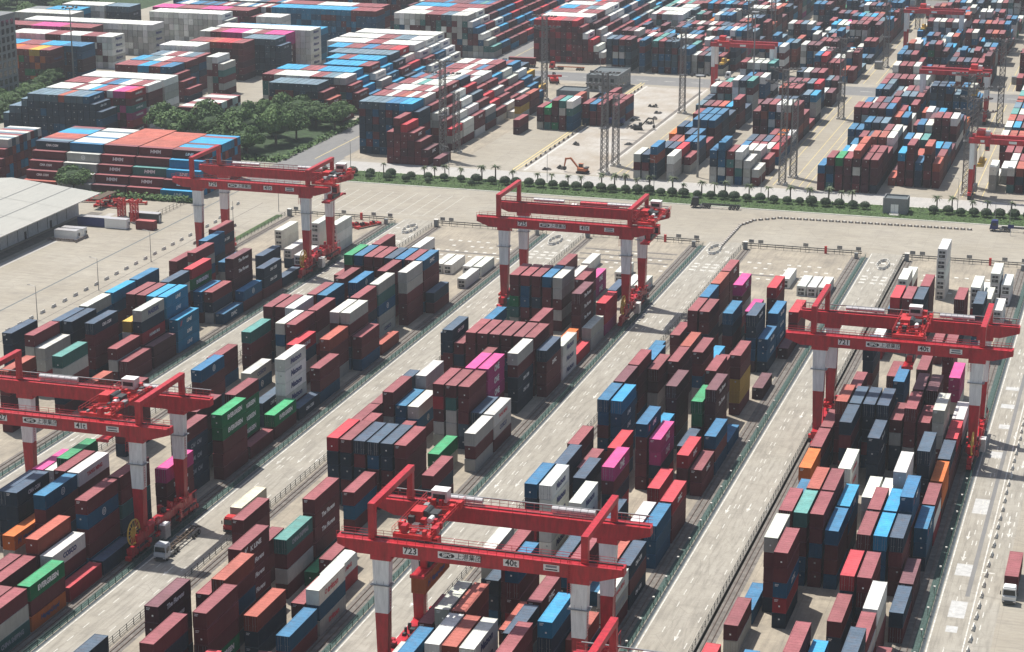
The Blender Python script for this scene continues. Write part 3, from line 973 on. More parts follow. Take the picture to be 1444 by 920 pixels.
# ---- empties yard on the left: rows seen end-on; x0, x1, y, tiers, palette, stair steps down to the right, letter code of the right-hand ends
MIXR = 'rrrkkrRargwcbsnt'
EMPT = [
 (-275.3, -254.5, 704.0, 7, 'nnnbbnr', 1, None, 'sssbbcc'), (-275.3, -256, 717.5, 7, 'rrggwar', 4, None, 'rwrawrg'), (-275.3, -254.5, 731, 7, 'rrrkgw', 4, None, None), (-275.3, -254.5, 744.5, 7, 'rwrgt', 4, 'C', None),
 (-275.3, -254.5, 758, 7, 'gnbsr', 4, None, None), (-275.3, -254.5, 771.5, 6, 'rrkwg', 4, None, None), (-275.3, -254.5, 785, 6, 'rrkwg', 5, None, None), (-275.3, -256.5, 798.5, 6, 'wrrnb', 5, 'M', None),
 (-275.3, -256.5, 812, 6, 'wwgrr', 5, None, None), (-268, -256.5, 825.5, 5, 'rrynb', 4, None, None), (-266, -256.5, 839, 4, 'arbny', 3, None, None),
 (-404.6, -380, 697, 6, 'nnnnnnb', 2, 'C', 'sssassb'), (-407.3, -404.7, 697, 5, 'n', 0, None, 's'), (-412.6, -407.4, 697, 4, 'n', 0, None, 's'), (-415.3, -412.7, 697, 3, 'n', 0, None, 's'), (-259.8, -256.8, 690.5, 4, 'rk', 0, None, 'r'), (-257.2, -254.4, 690.5, 6, 'kr', 0, None, 'r'), (-254.6, -251.8, 690.5, 5, 'krr', 3, 'F', 'R'), (-242.6, -240.1, 690.5, 1, 'k', 0, None, 'k'), (-404.6, -368, 711, 6, 'rrkRptr', 0, 'H', 'wwrwcrwpR'), (-404.6, -368, 725, 6, 'wgwrrb', 0, None, 'rrwrbgrw'), (-404.6, -370, 739, 6, 'gggggw', 0, None, 'w'),
 (-411, -385, 779, 5, 'rrknt', 3, 'K', 'rrcrb'), (-411, -386, 792.5, 5, 'rnnkb', 0, None, 'cswrr'), (-409, -386.5, 806, 5, 'bwrns', 0, None, 'swrwsr'), (-378, -372.0, 796, 6, 'gtrgrg', 1, None, 'gwr'),
 (-411, -392, 820, 6, 'wgrrw', 0, None, 'w'), (-404, -379, 834, 6, 'rrrRkk', 0, None, 'raRr'), (-385, -370, 848, 6, 'nnnns', 1, 'I', 's'), (-412, -372, 862, 6, 'pptgrk', 0, 'N', 'grppwrpp'), (-411, -366, 877, 6, 'wwwwww', 0, 'M', 'w'),
 (-411, -368, 892, 5, 'bbbcbn', 0, None, 'c'), (-513, -446, 885, 5, 'ggwgggw', 0, 'M', 'w'), (-515, -470, 868, 5, 'rrrRr', 0, None, 'rpr'), (-498, -446, 846, 5, 'wgwrgwk', 0, 'M', 'wwrwrw'), (-520, -478, 832, 4, 'rrr', 0, None, 'R'), (-490, -447, 817.5, 5, 'bbkbbk', 0, None, 'crcb'), (-485, -455, 804, 5, 'orkorG', 0, 'P', 'aoayr'),
 (-530, -500, 906, 5, 'rrg', 0, None, 'g'), (-521, -503, 920, 5, 'bbn', 0, None, 'c'), (-522, -499, 938, 5, 'ggw', 0, None, 'w'), (-498, -484, 938, 5, 'nnn', 0, 'I', 's'), (-469, -431, 926.5, 5, 'gwgwgg', 3, 'M', 'w'), (-475, -425, 942, 5, 'pprrk', 4, None, 'prpr'),
 (-470, -400, 957, 5, 'bnrgw', 2, None, None), (-480, -420, 975, 5, 'gwrnb', 2, None, None), (-413, -399, 925.5, 5, 'gwggg', 0, None, 'w'), (-413, -360, 944, 6, 'bbbcbbr', 0, None, 'cccr'), (-413, -362, 958, 6, 'rbrwr', 0, None, 'rwr'), (-470, -360, 988, 6, MIXR, 2, None, None), (-470, -360, 1004, 6, MIXR, 2, None, None), (-500, -360, 1024, 6, 'wgrrb', 2, None, None),
 (-333.5, -313, 757.5, 5, 'nnnnsan', 4, 'C', 's'), (-344, -308.5, 775, 5, 'rrtggbkw', 2, 'Z', 'rgwwrsg'), (-344, -310, 789, 5, 'ccbcr', 3, None, 'crcc'), (-330, -308.5, 805, 5, 'rrggw', 3, 'Z', 'cccr'), (-335, -311.5, 820, 5, 'bbcbr', 4, 'L', 'crccc'), (-340, -313, 835, 5, 'nnsnR', 4, 'B', 's'), (-346, -312, 849, 5, 'brbcR', 4, 'L', 'crbrR'),
 (-352, -311.5, 863.5, 5, 'wrwwr', 4, 'M', 'wwrww'), (-352, -311.5, 878, 5, 'gswgr', 4, 'Z', 'gwrsw'), (-350, -312.5, 892.5, 5, 'wwwww', 3, 'M', 'w'),
 (-343, -307, 924, 7, 'rrggtbksgw', 5, None, 'wwgrrsgg'), (-343, -307, 937.5, 7, 'wgrrk', 5, 'M', 'wrrw'), (-343, -307, 951, 7, 'rrcck', 5, None, 'ccrr'), (-343, -307, 964.5, 7, 'rkrbt', 5, None, None), (-343, -307, 978, 7, 'rrknb', 5, None, None), (-343, -307, 992, 7, 'rrkwg', 5, None, None), (-343, -307, 1006, 7, MIXR, 5, None, None), (-343, -307, 1020, 7, MIXR, 5, None, None),
 (-343, -307, 1034, 7, MIXR, 5, None, None), (-343, -307, 1048, 7, MIXR, 5, None, None), (-343, -307, 1064, 6, MIXR, 5, None, None), (-343, -307, 1080, 6, MIXR, 5, None, None), (-343, -307, 1096, 6, MIXR, 5, None, None),
 (-275.3, -254.5, 922.5, 7, 'rkRkrrk', 5, None, 'RRRrR'), (-275.3, -252.5, 936, 7, 'wwgrrk', 4, 'M', 'w'), (-275.3, -252, 949.5, 7, 'rrrkcb', 4, None, 'rrrwrr'), (-275.3, -252, 963, 7, 'crkwr', 4, None, 'crsw'), (-275.3, -252, 976.5, 7, 'wwrnb', 4, 'M', 'wwrw'), (-275.3, -252, 990, 7, MIXR, 4, None, None), (-275.3, -252, 1003.5, 7, MIXR, 4, None, None),
 (-275.3, -252, 1017, 7, 'wgrnk', 4, 'M', None), (-275.3, -252, 1031, 7, MIXR, 4, None, None), (-275.3, -252, 1045, 6, MIXR, 4, None, None), (-275.3, -252, 1059, 6, MIXR, 4, None, None), (-275.3, -252, 1073, 6, MIXR, 4, None, None), (-275.3, -252, 1090, 6, MIXR, 4, None, None), (-275.3, -252, 1110, 6, MIXR, 4, None, None),
 (-237, -222, 990, 5, 'wgrwt', 2, None, None), (-237, -222, 1003.5, 5, 'wgrwb', 2, None, None), (-237, -222, 1017, 5, 'ggwrt', 2, None, None), (-237, -222, 1031, 5, 'wtrrb', 2, None, None), (-237, -222, 1045, 5, 'wtgrb', 2, None, None), (-237, -222, 1060, 5, MIXR, 2, None, None), (-237, -222, 1075, 5, MIXR, 2, None, None), (-237, -222, 1090, 5, MIXR, 2, None, None), (-237, -222, 1105, 5, MIXR, 2, None, None),
 (-470, -350, 1050, 6, MIXR, 2, None, None), (-470, -350, 1070, 6, MIXR, 2, None, None), (-470, -350, 1092, 6, MIXR, 2, None, None), (-470, -350, 1115, 6, MIXR, 2, None, None),
]
for (x0, x1, y, n, pal, st, code, tops) in EMPT:
    W = 2.55; nc = max(1, int(round((x1 - x0) / W)))
    th = 2.72 if n >= 6 else 2.85
    for j in range(nc + st):
        h = n if j < nc else n - (j - nc) - 1
        x = x0 + j * W
        for t in range(1, h + 1):
            c = pick(pal)
            if t == n and tops: c = tops[min(len(tops) - 1, int(j / nc * len(tops)))] if j < nc else pick(pal)
            if t == h and j >= nc and rnd.random() < .5: c = pick('wrwrbcR' if st > 3 else pal)
            last = (j == nc - 1 and st == 0) or (j >= nc - 1 and t == h)
            farbox(x, y, t, c, th, txt=(code if last and (code and rnd.random() < .75) and not (code == 'M' and c not in 'wg') else ('M' if c == 'w' and last and j >= nc and rnd.random() < .4 else None)))
# ---- long sides towards the camera (rotated boxes), stepped one box back per tier
for (x0, n, y0, depth, pal, code) in [(-383.6, 5, 615.5, 13, 'grrrrk', None), (-361.9, 5, 617, 15, 'nrrraG', 'C'), (-349.1, 5, 617, 15, 'bggggw', 'O'), (-336.5, 5, 617.4, 16, 'rrrrkr', 'X'), (-323.8, 5, 617.4, 15, 'rrtrrr', 'X'), (-311.3, 5, 616.8, 15, 'kccrcr', 'L')]:
    for d in range(depth):
        h = min(n, 1 + d + (1 if d else 0)) if True else n
        h = min(n, max(1, d + 1 if d < 1 else d + 1))
        for t in range(1, h + 1):
            front = (d == t - 1) or (t == h and d <= n - 1)
            c = pal[n - t] if front else pick('rrakc' if x0 < -320 or x0 > -312 else 'rr')
            if t == n and not front: c = {-361.9: 'aacccsra'[d % 8], -349.1: 'bwwgswwg'[d % 8], -336.5: 'a', -323.8: 'a', -311.3: 'kccccrcc'[d % 8], -383.6: 'grs'[d % 3]}[x0]
            farbox(x0, y0 + d * 2.5, t, c, 2.85, 'x', txt=(code if front and rnd.random() < .8 else None))
# low white row behind the grove with YANG MING side, and loose boxes
for i, (c, t) in enumerate(zip('rwwrrwwrkwwr', range(12))):
    for k in range(4): farbox(-352.5, 716 + i * 2.5, k + 1, (c if k == 3 else pick('wgrw')), 2.7, 'x', txt='Y' if i == 0 and k == 1 else None)
# ---- right-hand far yards: rows x (left edge), y fronts; density like the working blocks nearer by
def yard(x0, nc, y0, y1, hmax, seed, fronts=(), dens=.85, pitch=2.9):
    r2 = random.Random(seed); y = y0; row = 0
    while y < y1:
        if row < len(fronts):
            for k, cc in enumerate(fronts[row].split(',')):
                for t, c in enumerate(reversed(cc)):
                    if c != '.': farbox(x0 + k * pitch, y, t + 1, c, TH)
        else:
            hb = r2.choice((3, 3, 4, 4, 5)) if r2.random() < dens else r2.choice((0, 1, 2)); run = 0
            base = r2.choice(('rrkkn', 'rkgwb', 'rrrka', 'nnbsc', 'ggwtr', 'krsnb', 'nbssg'))
            for k in range(nc):
                h = max(0, min(hmax, hb + run)); run = max(-2, min(1, run + r2.choice((-1, 0, 0, 0, 1))))
                if r2.random() < .08: h = 0
                for t in range(h):
                    c = r2.choice(base if r2.random() < .6 else 'rrkknnnbbbggwsscrtaknrgbw') if r2.random() < .985 else r2.choice('oGRp')
                    farbox(x0 + k * pitch, y, t + 1, c, TH)
        y += 13.23 if r2.random() < .85 else 18; row += 1
yard(-171, 6, 692, 866, 5, 1, ('grg,nrg,bann,.,wgg,', 'b,ban,nrk,nrg,Rrg,rg', 'cn,,rn,ok,bnk,bnn', 'a,rk,an,nkn,bnk,rk', 'ok,nrr,bkn,bkkn,bkkn,bkkn', 'r,ak,rnk,bnnk,bnnr,bnnk'))
yard(-144.7, 6, 692, 868, 5, 2, ('bngg,bbbgb,rtrg,wgtb,ggg,gr', 'g,n,wr,grk,wgr,rk', 'R,bR,rr,rr,wk,Rb', 'r,nb,kn,nr,rk,rb', 's,b,c,rk,ok,wb'), .8)
yard(-108.2, 7, 692, 866, 5, 3, ('brr,rnbt,Gkrr,rkkk,akgkr,rkkk,rkkn', 'w,wk,rk,rk,arkkk,rkrk,rkkn', 'G,g,wgg,wgk,akk,rkk,rkk', 'r,k,cg,rr,akkn,arkk,wgkk', 'c,bk,rak,nkr,wkk,rkkk,gkkk'))
yard(-86.6, 6, 706, 866, 5, 4, ('a,crrr,rrrkr,bnn,akkrk,arr', 'k,kk,k,ns,kk,rkk', 'rg,rk,ak,,cbg,bkn'), .8)
yard(-53.6, 7, 706, 866, 4, 5, ('wgg,,wrt,ank,snb,kr,kn', 'w,wg,wrk,rkk,sk,nn,rb'), .7)
yard(-28, 8, 706, 866, 5, 6)
yard(-213, 5, 766, 800, 3, 7, ('..,', ), .4)
for (x, y, s_) in [(-233, 754, 'rk'), (-227.6, 767, 'rkg'), (-224.6, 767, 'Grt'), (-221.7, 767, 'rkkG'), (-218.8, 767, 'tgrr'), (-215.9, 767, 'wtbb'), (-224.6, 781, 'bn'), (-221.7, 781, 'cb'), (-218.8, 781, 'rbn'), (-212.8, 793, 'bnr'), (-209.9, 807, 'rpp'), (-240.5, 780, 'ryg'), (-240.5, 794, 'ark'), (-243, 808, 'bn'), (-231, 795, 'nb'), (-228, 795, 'nb'), (-225, 809, 'ar')]:
    for t, c in enumerate(reversed(s_)): farbox(x - 0, y, t + 1, c, TH)
for i, (x0, nc, y0, dn, sd) in enumerate([(-237, 4, 906, .8, 11), (-222, 8, 906, .95, 12), (-199, 6, 908, .95, 13), (-169, 4, 906, .8, 14), (-155.5, 5, 920, .95, 15), (-144.7, 6, 905, .9, 16), (-111.5, 7, 906, .95, 17), (-88, 6, 906, .9, 18), (-60, 7, 906, .9, 19), (-36, 8, 906, .9, 20), (-5, 8, 906, .9, 21)]):
    yard(x0, nc, y0, 1158, 5, sd, ('ggg,kng,sgg,ngg,rng',) if i == 2 else (('wgg,rkk,rkk,wgg,rk,gg',) if i == 6 else (('rk,rb,wgggg,wggk,wggr,skk',) if i == 8 else ())), dn)
for i, x0 in enumerate((-330, -300, -270, -240, -215, -190, -165, -140, -115, -90, -65, -40, -15)):
    yard(x0, 8, 1190, 1330, 6, 40 + i, (), .95)
me = bpy.data.meshes.new('container_field'); me.from_pydata(FV, [], FF)
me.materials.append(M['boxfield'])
at = me.attributes.new('paint', 'FLOAT_COLOR', 'CORNER')
arr = np.ones((len(FF) * 4, 4), dtype=np.float32); arr[:, :3] = np.repeat(np.array(FC, dtype=np.float32), 4, axis=0)
at.data.foreach_set('color', arr.ravel()); me.update()
fo = link('container_field', me, kind='stuff', label='mass of smaller multi-coloured containers filling the hidden tiers and the far yards', cat='containers', group='all other stacked containers')
# printed names on the far boxes, joined
TEX['X'] = ('HMM', 1.5, 'white_print', 4.0, .15)
TEX['H'] = ('HAMBURG', 1.0, 'white_print', 5.5, 0)
tv = []; tf = []; tm = []; mats = []
for (code, x, y, z, along, L, th) in FARTEXT:
    if code == 'O': me_, mt = MARK, 'white_print'
    else:
        if code not in TEX: continue
        t = TEX[code]; mt = t[2]; me_ = textmesh(t[0], t[1], t[2], 'CENTER', t[4], .05 * t[1], t[3])
    if mt not in mats: mats.append(mt)
    co = np.empty(len(me_.vertices) * 3); me_.vertices.foreach_get('co', co); co = co.reshape(-1, 3)
    o = len(tv)
    if along == 'y': pts = [(x + CW + .04, y + L * .52 + c[0], z + th * .5 + c[1]) for c in co]
    else: pts = [(x + L * .5 + c[0], y - .02, z + th * .5 + c[1]) for c in co]
    tv += pts
    for p in me_.polygons: tf.append(tuple(o + i for i in p.vertices)); tm.append(mats.index(mt))
me = bpy.data.meshes.new('container_prints'); me.from_pydata(tv, [], tf)
for m_ in mats: me.materials.append(M[m_])
me.polygons.foreach_set('material_index', tm); me.update()
link('container_prints', me, fo, kind='stuff')
print('boxes', len(things), len(reef), len(rest), 'field faces', len(FF), 'print faces', len(tf))
# ================================================================== CRANES
def sign(parent, x0, x1, z0, z1, y=-.035, txt=None, mat='ink', size=.9, **k):
    p = MB().box(x0, x1, y, y + .03, z0, z1, 'sign_white').obj('sign_plate', parent)
    if txt: link('lettering', textmesh(txt, size, mat, 'CENTER', 0, .035), p, ((x0 + x1) / 2, y - .012, (z0 + z1) / 2), (R(90), 0, 0))
    return p
def handrail(parent, x0, x1, y, z, sp=1.5, h=1.1, mat='crane_red'):
    mb = MB(); n = int(abs(x1 - x0) / sp)
    for i in range(n + 1): mb.box(x0 + i * sp - .03, x0 + i * sp + .03, y - .03, y + .03, z, z + h, mat, bottom=False)
    for q in (h, h * .5): mb.box(x0, x1, y - .025, y + .025, z + q - .03, z + q + .03, mat)
    return mb.obj('handrail', parent)
# ring logo oval
def oval(parent, cx, cz, a, b, y):
    mb = MB(); n = 20
    mb.add([(cx + a * math.cos(2 * math.pi * i / n), y, cz + b * math.sin(2 * math.pi * i / n)) for i in range(n)], [tuple(range(n))], 'ink'); o = mb.obj('oval_logo', parent)
    link('lettering', textmesh('SIPG', .8, 'sign_white', 'CENTER', 0, .03), o, (cx, y - .01, cz), (R(90), 0, 0)); return o
def girder_part(name, t, y0, z0, z1):
    mb = MB()
    poly = [(-7.4, z1), (-7.4, z0 + 1.25), (-4.1, z0), (36.2, z0), (40.3, z0 + 1.3), (40.3, z1)]
    mb.prism(poly, y0, y0 + 1.8, 'crane_red')
    g = mb.obj(name, t)
    mb = MB()
    for x in (0, 33.05): mb.box(x - 1.75, x + 1.75, y0 - .03, y0 + 1.83, z0 - .85, z0 - .003, 'crane_red')
    mb.obj('leg_cap', g)
    return g
def trolley(t, cx, z=26.2):
    tr = MB()
    for y in (1.0, 17.4): tr.box(cx - 3.2, cx + 3.2, y, y + .8, z, z + .7, 'bright_red')
    for x in (cx - 2.6, cx + 2.1): tr.box(x, x + .5, 1.85, 17.35, z + .05, z + .6, 'bright_red')
    for y in (4.5, 8, 11.5, 14.5): tr.box(cx - 2.05, cx + 2.05, y, y + .3, z + .1, z + .45, 'bright_red')
    T = tr.obj('trolley', t)
    r3 = random.Random(int(cx * 10))
    MB().box(cx - 2.4, cx - .4, 7.2, 10.2, z + .7, z + 2.3, 'bright_red').obj('motor_housing', T)
    m = MB(); m.tube((cx - .2, 8, z + 1.5), (cx - .2, 11, z + 1.5), .75, 12, 'dark_steel'); m.box(cx + .4, cx + 1.9, 8.3, 10.6, z + .7, z + 1.8, 'dark_steel'); m.tube((cx + 1.1, 6.6, z + 1.2), (cx + 1.1, 8.2, z + 1.2), .45, 10, 'sign_white'); m.obj('hoist_drum', T)
    MB().box(cx - 1.5, cx + 1.2, 15.0, 17.2, z + 1.2, z + 3.1, 'silver').box(cx - 1.55, cx + 1.25, 14.95, 17.25, z + 3.1, z + 3.2, 'sign_white').box(cx - 1.2, cx + .9, 14.96, 15.0, z + 1.8, z + 2.6, 'glass').obj('electrical_room', T)
    m = MB()
    for i in range(34):
        x = cx + r3.uniform(-3, 3.6); y = r3.uniform(1, 17.5); s = r3.uniform(.12, .5); h = r3.uniform(.3, 1.4)
        m.box(x - s, x + s, y - s * 1.6, y + s * 1.6, z + .6, z + .6 + h, r3.choice(['bright_red', 'bright_red', 'bright_red', 'dark_steel', 'crane_red', 'grey_steel']))
    for i in range(10):
        y = r3.uniform(1, 16); m.tube((cx - 3.2, y, z + .8), (cx + 3.4, y + r3.uniform(-1, 1), z + r3.uniform(.8, 1.8)), .07, 5, 'bright_red')
    m.obj('machinery', T)
    m = MB()
    for y in np.arange(1, 18, 1.4):
        for x in (cx - 3.3, cx + 3.5): m.box(x - .03, x + .03, y - .03, y + .03, z + .6, z + 1.7, 'bright_red', bottom=False)
    for x in (cx - 3.3, cx + 3.5): m.box(x - .03, x + .03, 1, 17.8, z + 1.65, z + 1.71, 'bright_red'); m.box(x - .03, x + .03, 1, 17.8, z + 1.1, z + 1.16, 'bright_red')
    m.obj('handrail', T)
    # hanging cab
    MB().box(cx + 2.0, cx + 3.6, 3.2, 5.2, z - 2.6, z - .4, 'bright_red').box(cx + 2.1, cx + 3.5, 3.17, 3.2, z - 2.4, z - .9, 'glass').obj('operator_cab', T)
    return T
def crane(name, lx, y0, num, tcx, ton, label, drop=None, group='rail mounted gantry cranes', reel=True):
    t = empty('gantry_crane', (lx, y0, 0), label=label, cat='gantry crane', group=group)
    for nm, yy in (('front_girder', 0.), ('rear_girder', 17.5)):
        g = girder_part(nm, t, yy, 23.2, 25.9)
        m = MB()
        m.box(-7.2, 40.1, yy - .75 if yy == 0 else yy + 1.85, yy - .03 if yy == 0 else yy + 2.6, 25.78, 25.86, 'crane_red'); m.obj('walkway', g)
        handrail(g, -7.2, 40.1, (yy - .72) if yy == 0 else yy + 2.55, 25.86)
        handrail(g, -7.2, 40.1, yy + 1.7 if yy == 0 else yy + .1, 25.9, 2.4, .9)
        MB().box(-7, 40, yy + .75, yy + .95, 25.903, 26.12, 'dark_steel').obj('trolley_rail', g)
        if yy == 0:
            sign(g, 3.9, 6.4, 23.95, 25.15, txt=num, size=1.5)
            p = sign(g, 9.8, 16.9, 24.0, 25.15)
            oval(p, 11.3, 24.58, 1.3, .46, -.045)
            link('lettering', textmesh('上港集团', 1.1, 'ink', 'CENTER', .15, .008), p, (14.9, -.05, 24.55), (R(90), 0, 0))
            sign(g, 20.7, 23.3, 24.0, 25.15, txt=ton, size=1.45)
            p = sign(g, 27.3, 29.9, 24.05, 25.1)
            q = MB().box(27.7, 29.5, -.05, -.04, 24.62, 24.98, 'grey_print').box(27.6, 29.6, -.05, -.04, 24.2, 24.4, 'ink').obj('print', p)
            # ladder at the right leg
            m = MB()
            for x in (31.3, 31.9): m.box(x - .03, x + .03, -.35, -.29, 20.5, 26.5, 'crane_red')
            for i in range(16): m.box(31.3, 31.9, -.34, -.30, 20.7 + i * .36, 20.76 + i * .36, 'crane_red')
            m.obj('ladder', g)
        else:
            m = MB()
            for a, b in ((2.5, 11.0), (23.0, 30.5)):
                n = 6; s = (b - a) / n
                for i in range(n): m.tube((a + i * s + .04, yy + 2.2, 26.6), (a + (i + 1) * s - .04, yy + 2.2, 26.6), .48, 10, 'silver')
            m.obj('cable_festoon', g)
            m = MB().box(-6.5, 39.5, yy + 2.5, yy + 2.75, 27.0, 27.12, 'grey_steel'); m.obj('cable_tray', g)
    # legs
    for sx, x in ((0, 0.), (1, 33.05)):
        for yy in (.95, 18.4):
            m = MB()
            zb, zm, zt = 3.9, 13.1, 22.35
            f = (zm - zb) / (zt - zb)
            wb, wt, db, dt = .82, 1.42, .75, .9
            wm, dm = wb + (wt - wb) * f, db + (dt - db) * f
            m.frus((x, yy, zb), (wb, db), (x, yy, zm), (wm, dm), 'crane_red'); m.frus((x, yy, zm), (wm, dm), (x, yy, zt), (wt, dt), 'crane_white')
            L = m.obj('leg', t)
            m = MB(); m.box(x - wt - .35, x + wt + .35, yy - dt - .35, yy + dt + .1, 18.0, 18.06, 'grey_steel')
            for q in np.linspace(x - wt - .35, x + wt + .35, 4): m.box(q - .02, q + .02, yy - dt - .35, yy - dt - .31, 18.06, 18.9, 'grey_steel')
            m.obj('leg_platform', L)
            m = MB()
            for q in (-.25, .25): m.box(x + (wm + .12), x + wm + .18, yy + q - .02, yy + q + .02, 4, 22, 'crane_red')
            for i in range(36): m.box(x + wm + .12, x + wm + .17, yy - .25, yy + .25, 4.2 + i * .5, 4.25 + i * .5, 'crane_red')
            m.obj('ladder', L)
    # portal frames over the girders
    for x, zt in ((-1.5, 31.9), (33.9, 30.4)):
        m = MB()
        m.box(x - .55, x + .55, .1, 1.2, 25.87, zt - 1.0, 'crane_red'); m.box(x - .5, x + .5, 18.3, 19.2, 25.87, zt - 1.0, 'crane_red')
        m.box(x - .56, x + .56, .05, 19.25, zt - 1.0, zt, 'crane_red'); m.obj('portal_frame', t)
    # sill beams with machinery
    for sx, x in ((0, 0.), (1, 33.05)):
        m = MB(); m.box(x - .75, x + .75, -2.2, 21.5, 3.0, 4.6, 'crane_red'); m.box(x - .85, x + .85, 1, 18, 4.6, 4.7, 'crane_red')
        S = m.obj('sill_beam', t)
        r3 = random.Random(int(lx) + sx)
        for yy in (-1.0, 20.4):
            m = MB(); m.box(x - .5, x + .5, yy - 3.4, yy + 3.4, 1.6, 2.7, 'crane_red'); m.box(x - .4, x + .4, yy - .6, yy + .6, 2.7, 3.0, 'crane_red')
            for q in (-2.6, -1.0, 1.0, 2.6):
                m.box(x - .45, x + .45, yy + q - .65, yy + q + .65, .85, 1.6, 'crane_red'); m.tube((x - .3, yy + q, .5), (x + .3, yy + q, .5), .4, 12, 'dark_steel')
            m.box(x - .5, x + .5, yy - 4.2, yy - 3.5, .6, 1.4, 'bright_red'); m.box(x - .5, x + .5, yy + 3.5, yy + 4.2, .6, 1.4, 'bright_red')
            m.obj('bogie', S)
        m = MB()
        for i in range(46):
            y = r3.uniform(-3, 22); zz = r3.choice((4.7, 4.7, 3.1, 2.0)); s = r3.uniform(.1, .45); ox = r3.choice((-1.0, 0, 1.0, 1.2))
            m.box(x + ox - s, x + ox + s, y - s, y + s * 1.5, zz, zz + r3.uniform(.3, 1.3), r3.choice(['crane_red', 'bright_red', 'crane_red', 'dark_steel']))
        for i in range(14):
            y = -3 + i * 1.9; m.box(x + 1.45, x + 1.51, y - .03, y + .03, 2.6, 5.4, 'crane_red')
        m.box(x + 1.44, x + 1.5, -3, 22, 5.3, 5.36, 'crane_red'); m.box(x + .8, x + 1.5, -3, 22, 2.55, 2.62, 'dark_steel')
        m.obj('sill_machinery', S)
        if sx:
            MB().box(x + 1.0, x + 2.3, 6.2, 8.4, .9, 3.6, 'silver').box(x + .95, x + 2.35, 6.15, 8.45, 3.6, 3.7, 'sign_white').obj('electrical_cabinet', t)
            if reel:
                # cable reel: rim, hub and spokes in the y-z plane
                m = MB(); cx, cy, cz, rr = x + .3, -2.8, 5.6, 2.4; n = 28
                for i in range(n):
                    a, b = 2 * math.pi * i / n, 2 * math.pi * (i + 1) / n
                    m.tube((cx, cy + rr * math.cos(a), cz + rr * math.sin(a)), (cx, cy + rr * math.cos(b), cz + rr * math.sin(b)), .16, 5, 'yellow_steel')
                W = m.obj('cable_reel', t)
                m = MB()
                for i in range(14):
                    a = 2 * math.pi * i / 14; m.tube((cx, cy, cz), (cx, cy + rr * math.cos(a), cz + rr * math.sin(a)), .07, 4, 'yellow_steel')
                m.tube((cx - .5, cy, cz), (cx + .3, cy, cz), .5, 10, 'yellow_steel'); m.obj('spokes', W)
                MB().tube((cx - .18, cy, cz), (cx + .02, cy, cz), 1.0, 16, 'yellow_steel').obj('wound_cable', W)
    trolley(t, tcx)
    # lifting gear
    z1 = 21.2 if drop is None else drop
    m = MB()
    for x in (-1.2, 1.2):
        for y in (6.5, 12.5): m.tube((tcx + x, y, 26.2), (tcx + x * .6, y, z1), .05, 4, 'dark_steel')
    m.obj('hoist_ropes', t)
    m = MB(); m.box(tcx - 1.0, tcx + 1.0, 3.4, 15.6, z1 - .55, z1 - .15, 'crane_red'); m.box(tcx - 1.22, tcx + 1.22, 3.2, 3.7, z1 - .7, z1 - .2, 'crane_red'); m.box(tcx - 1.22, tcx + 1.22, 15.3, 15.8, z1 - .7, z1 - .2, 'crane_red')
    m.box(tcx - .9, tcx + .9, 7, 12, z1 - .15, z1 + .8, 'dark_steel'); m.box(tcx - .5, tcx + .6, 6.4, 7.5, z1 - .1, z1 + 1.2, 'crane_red')
    m.obj('spreader', t)
    return t
crane('723', -114.4, 298, '723', 5.0, '40t', 'nearest red gantry crane numbered 723 holding a rust-orange container', 19.2)
crane('727', -211.35, 338, '727', 24.5, '41t', 'red gantry crane cut off by the left edge with its trolley mid girder')
crane('725', -162.85, 518.5, '725', 37.3, '41t', 'red gantry crane numbered 725 with trolley out on its right end')
crane('729', -260.45, 538.6, '729', 38.0, '41t', 'red gantry crane numbered 729 at the far left by the warehouse')
crane('721', -66.05, 435.2, '721', 18.3, '40t', 'red gantry crane numbered 721 at right with trolley at mid girder', 19.5)
crane('719', -66.05, 247.5, '719', 30, '40t', 'red gantry crane of which only a frame corner shows at bottom edge')
# hanging orange container under crane 723
q = dict(s=dict(b='C', k=1, y=304, L=CL, n=1), i=0, tier=1, x=-112.9 + 2.3, y=301.9, c='O', t='P')
e = empty('shipping_container', (-109.4, 301.9, 15.6), label='rust-orange container hanging from the spreader of crane 723', cat='container', group='container in the air')
for nm, me_ in (('body', PMESH[CL][0]), ('roof', PMESH[CL][1]), ('end_wall', ENDW)):
    o = link(nm, me_, e); o.color = (.36, .10, .035, 1)
lettering(e, 'P', CL)
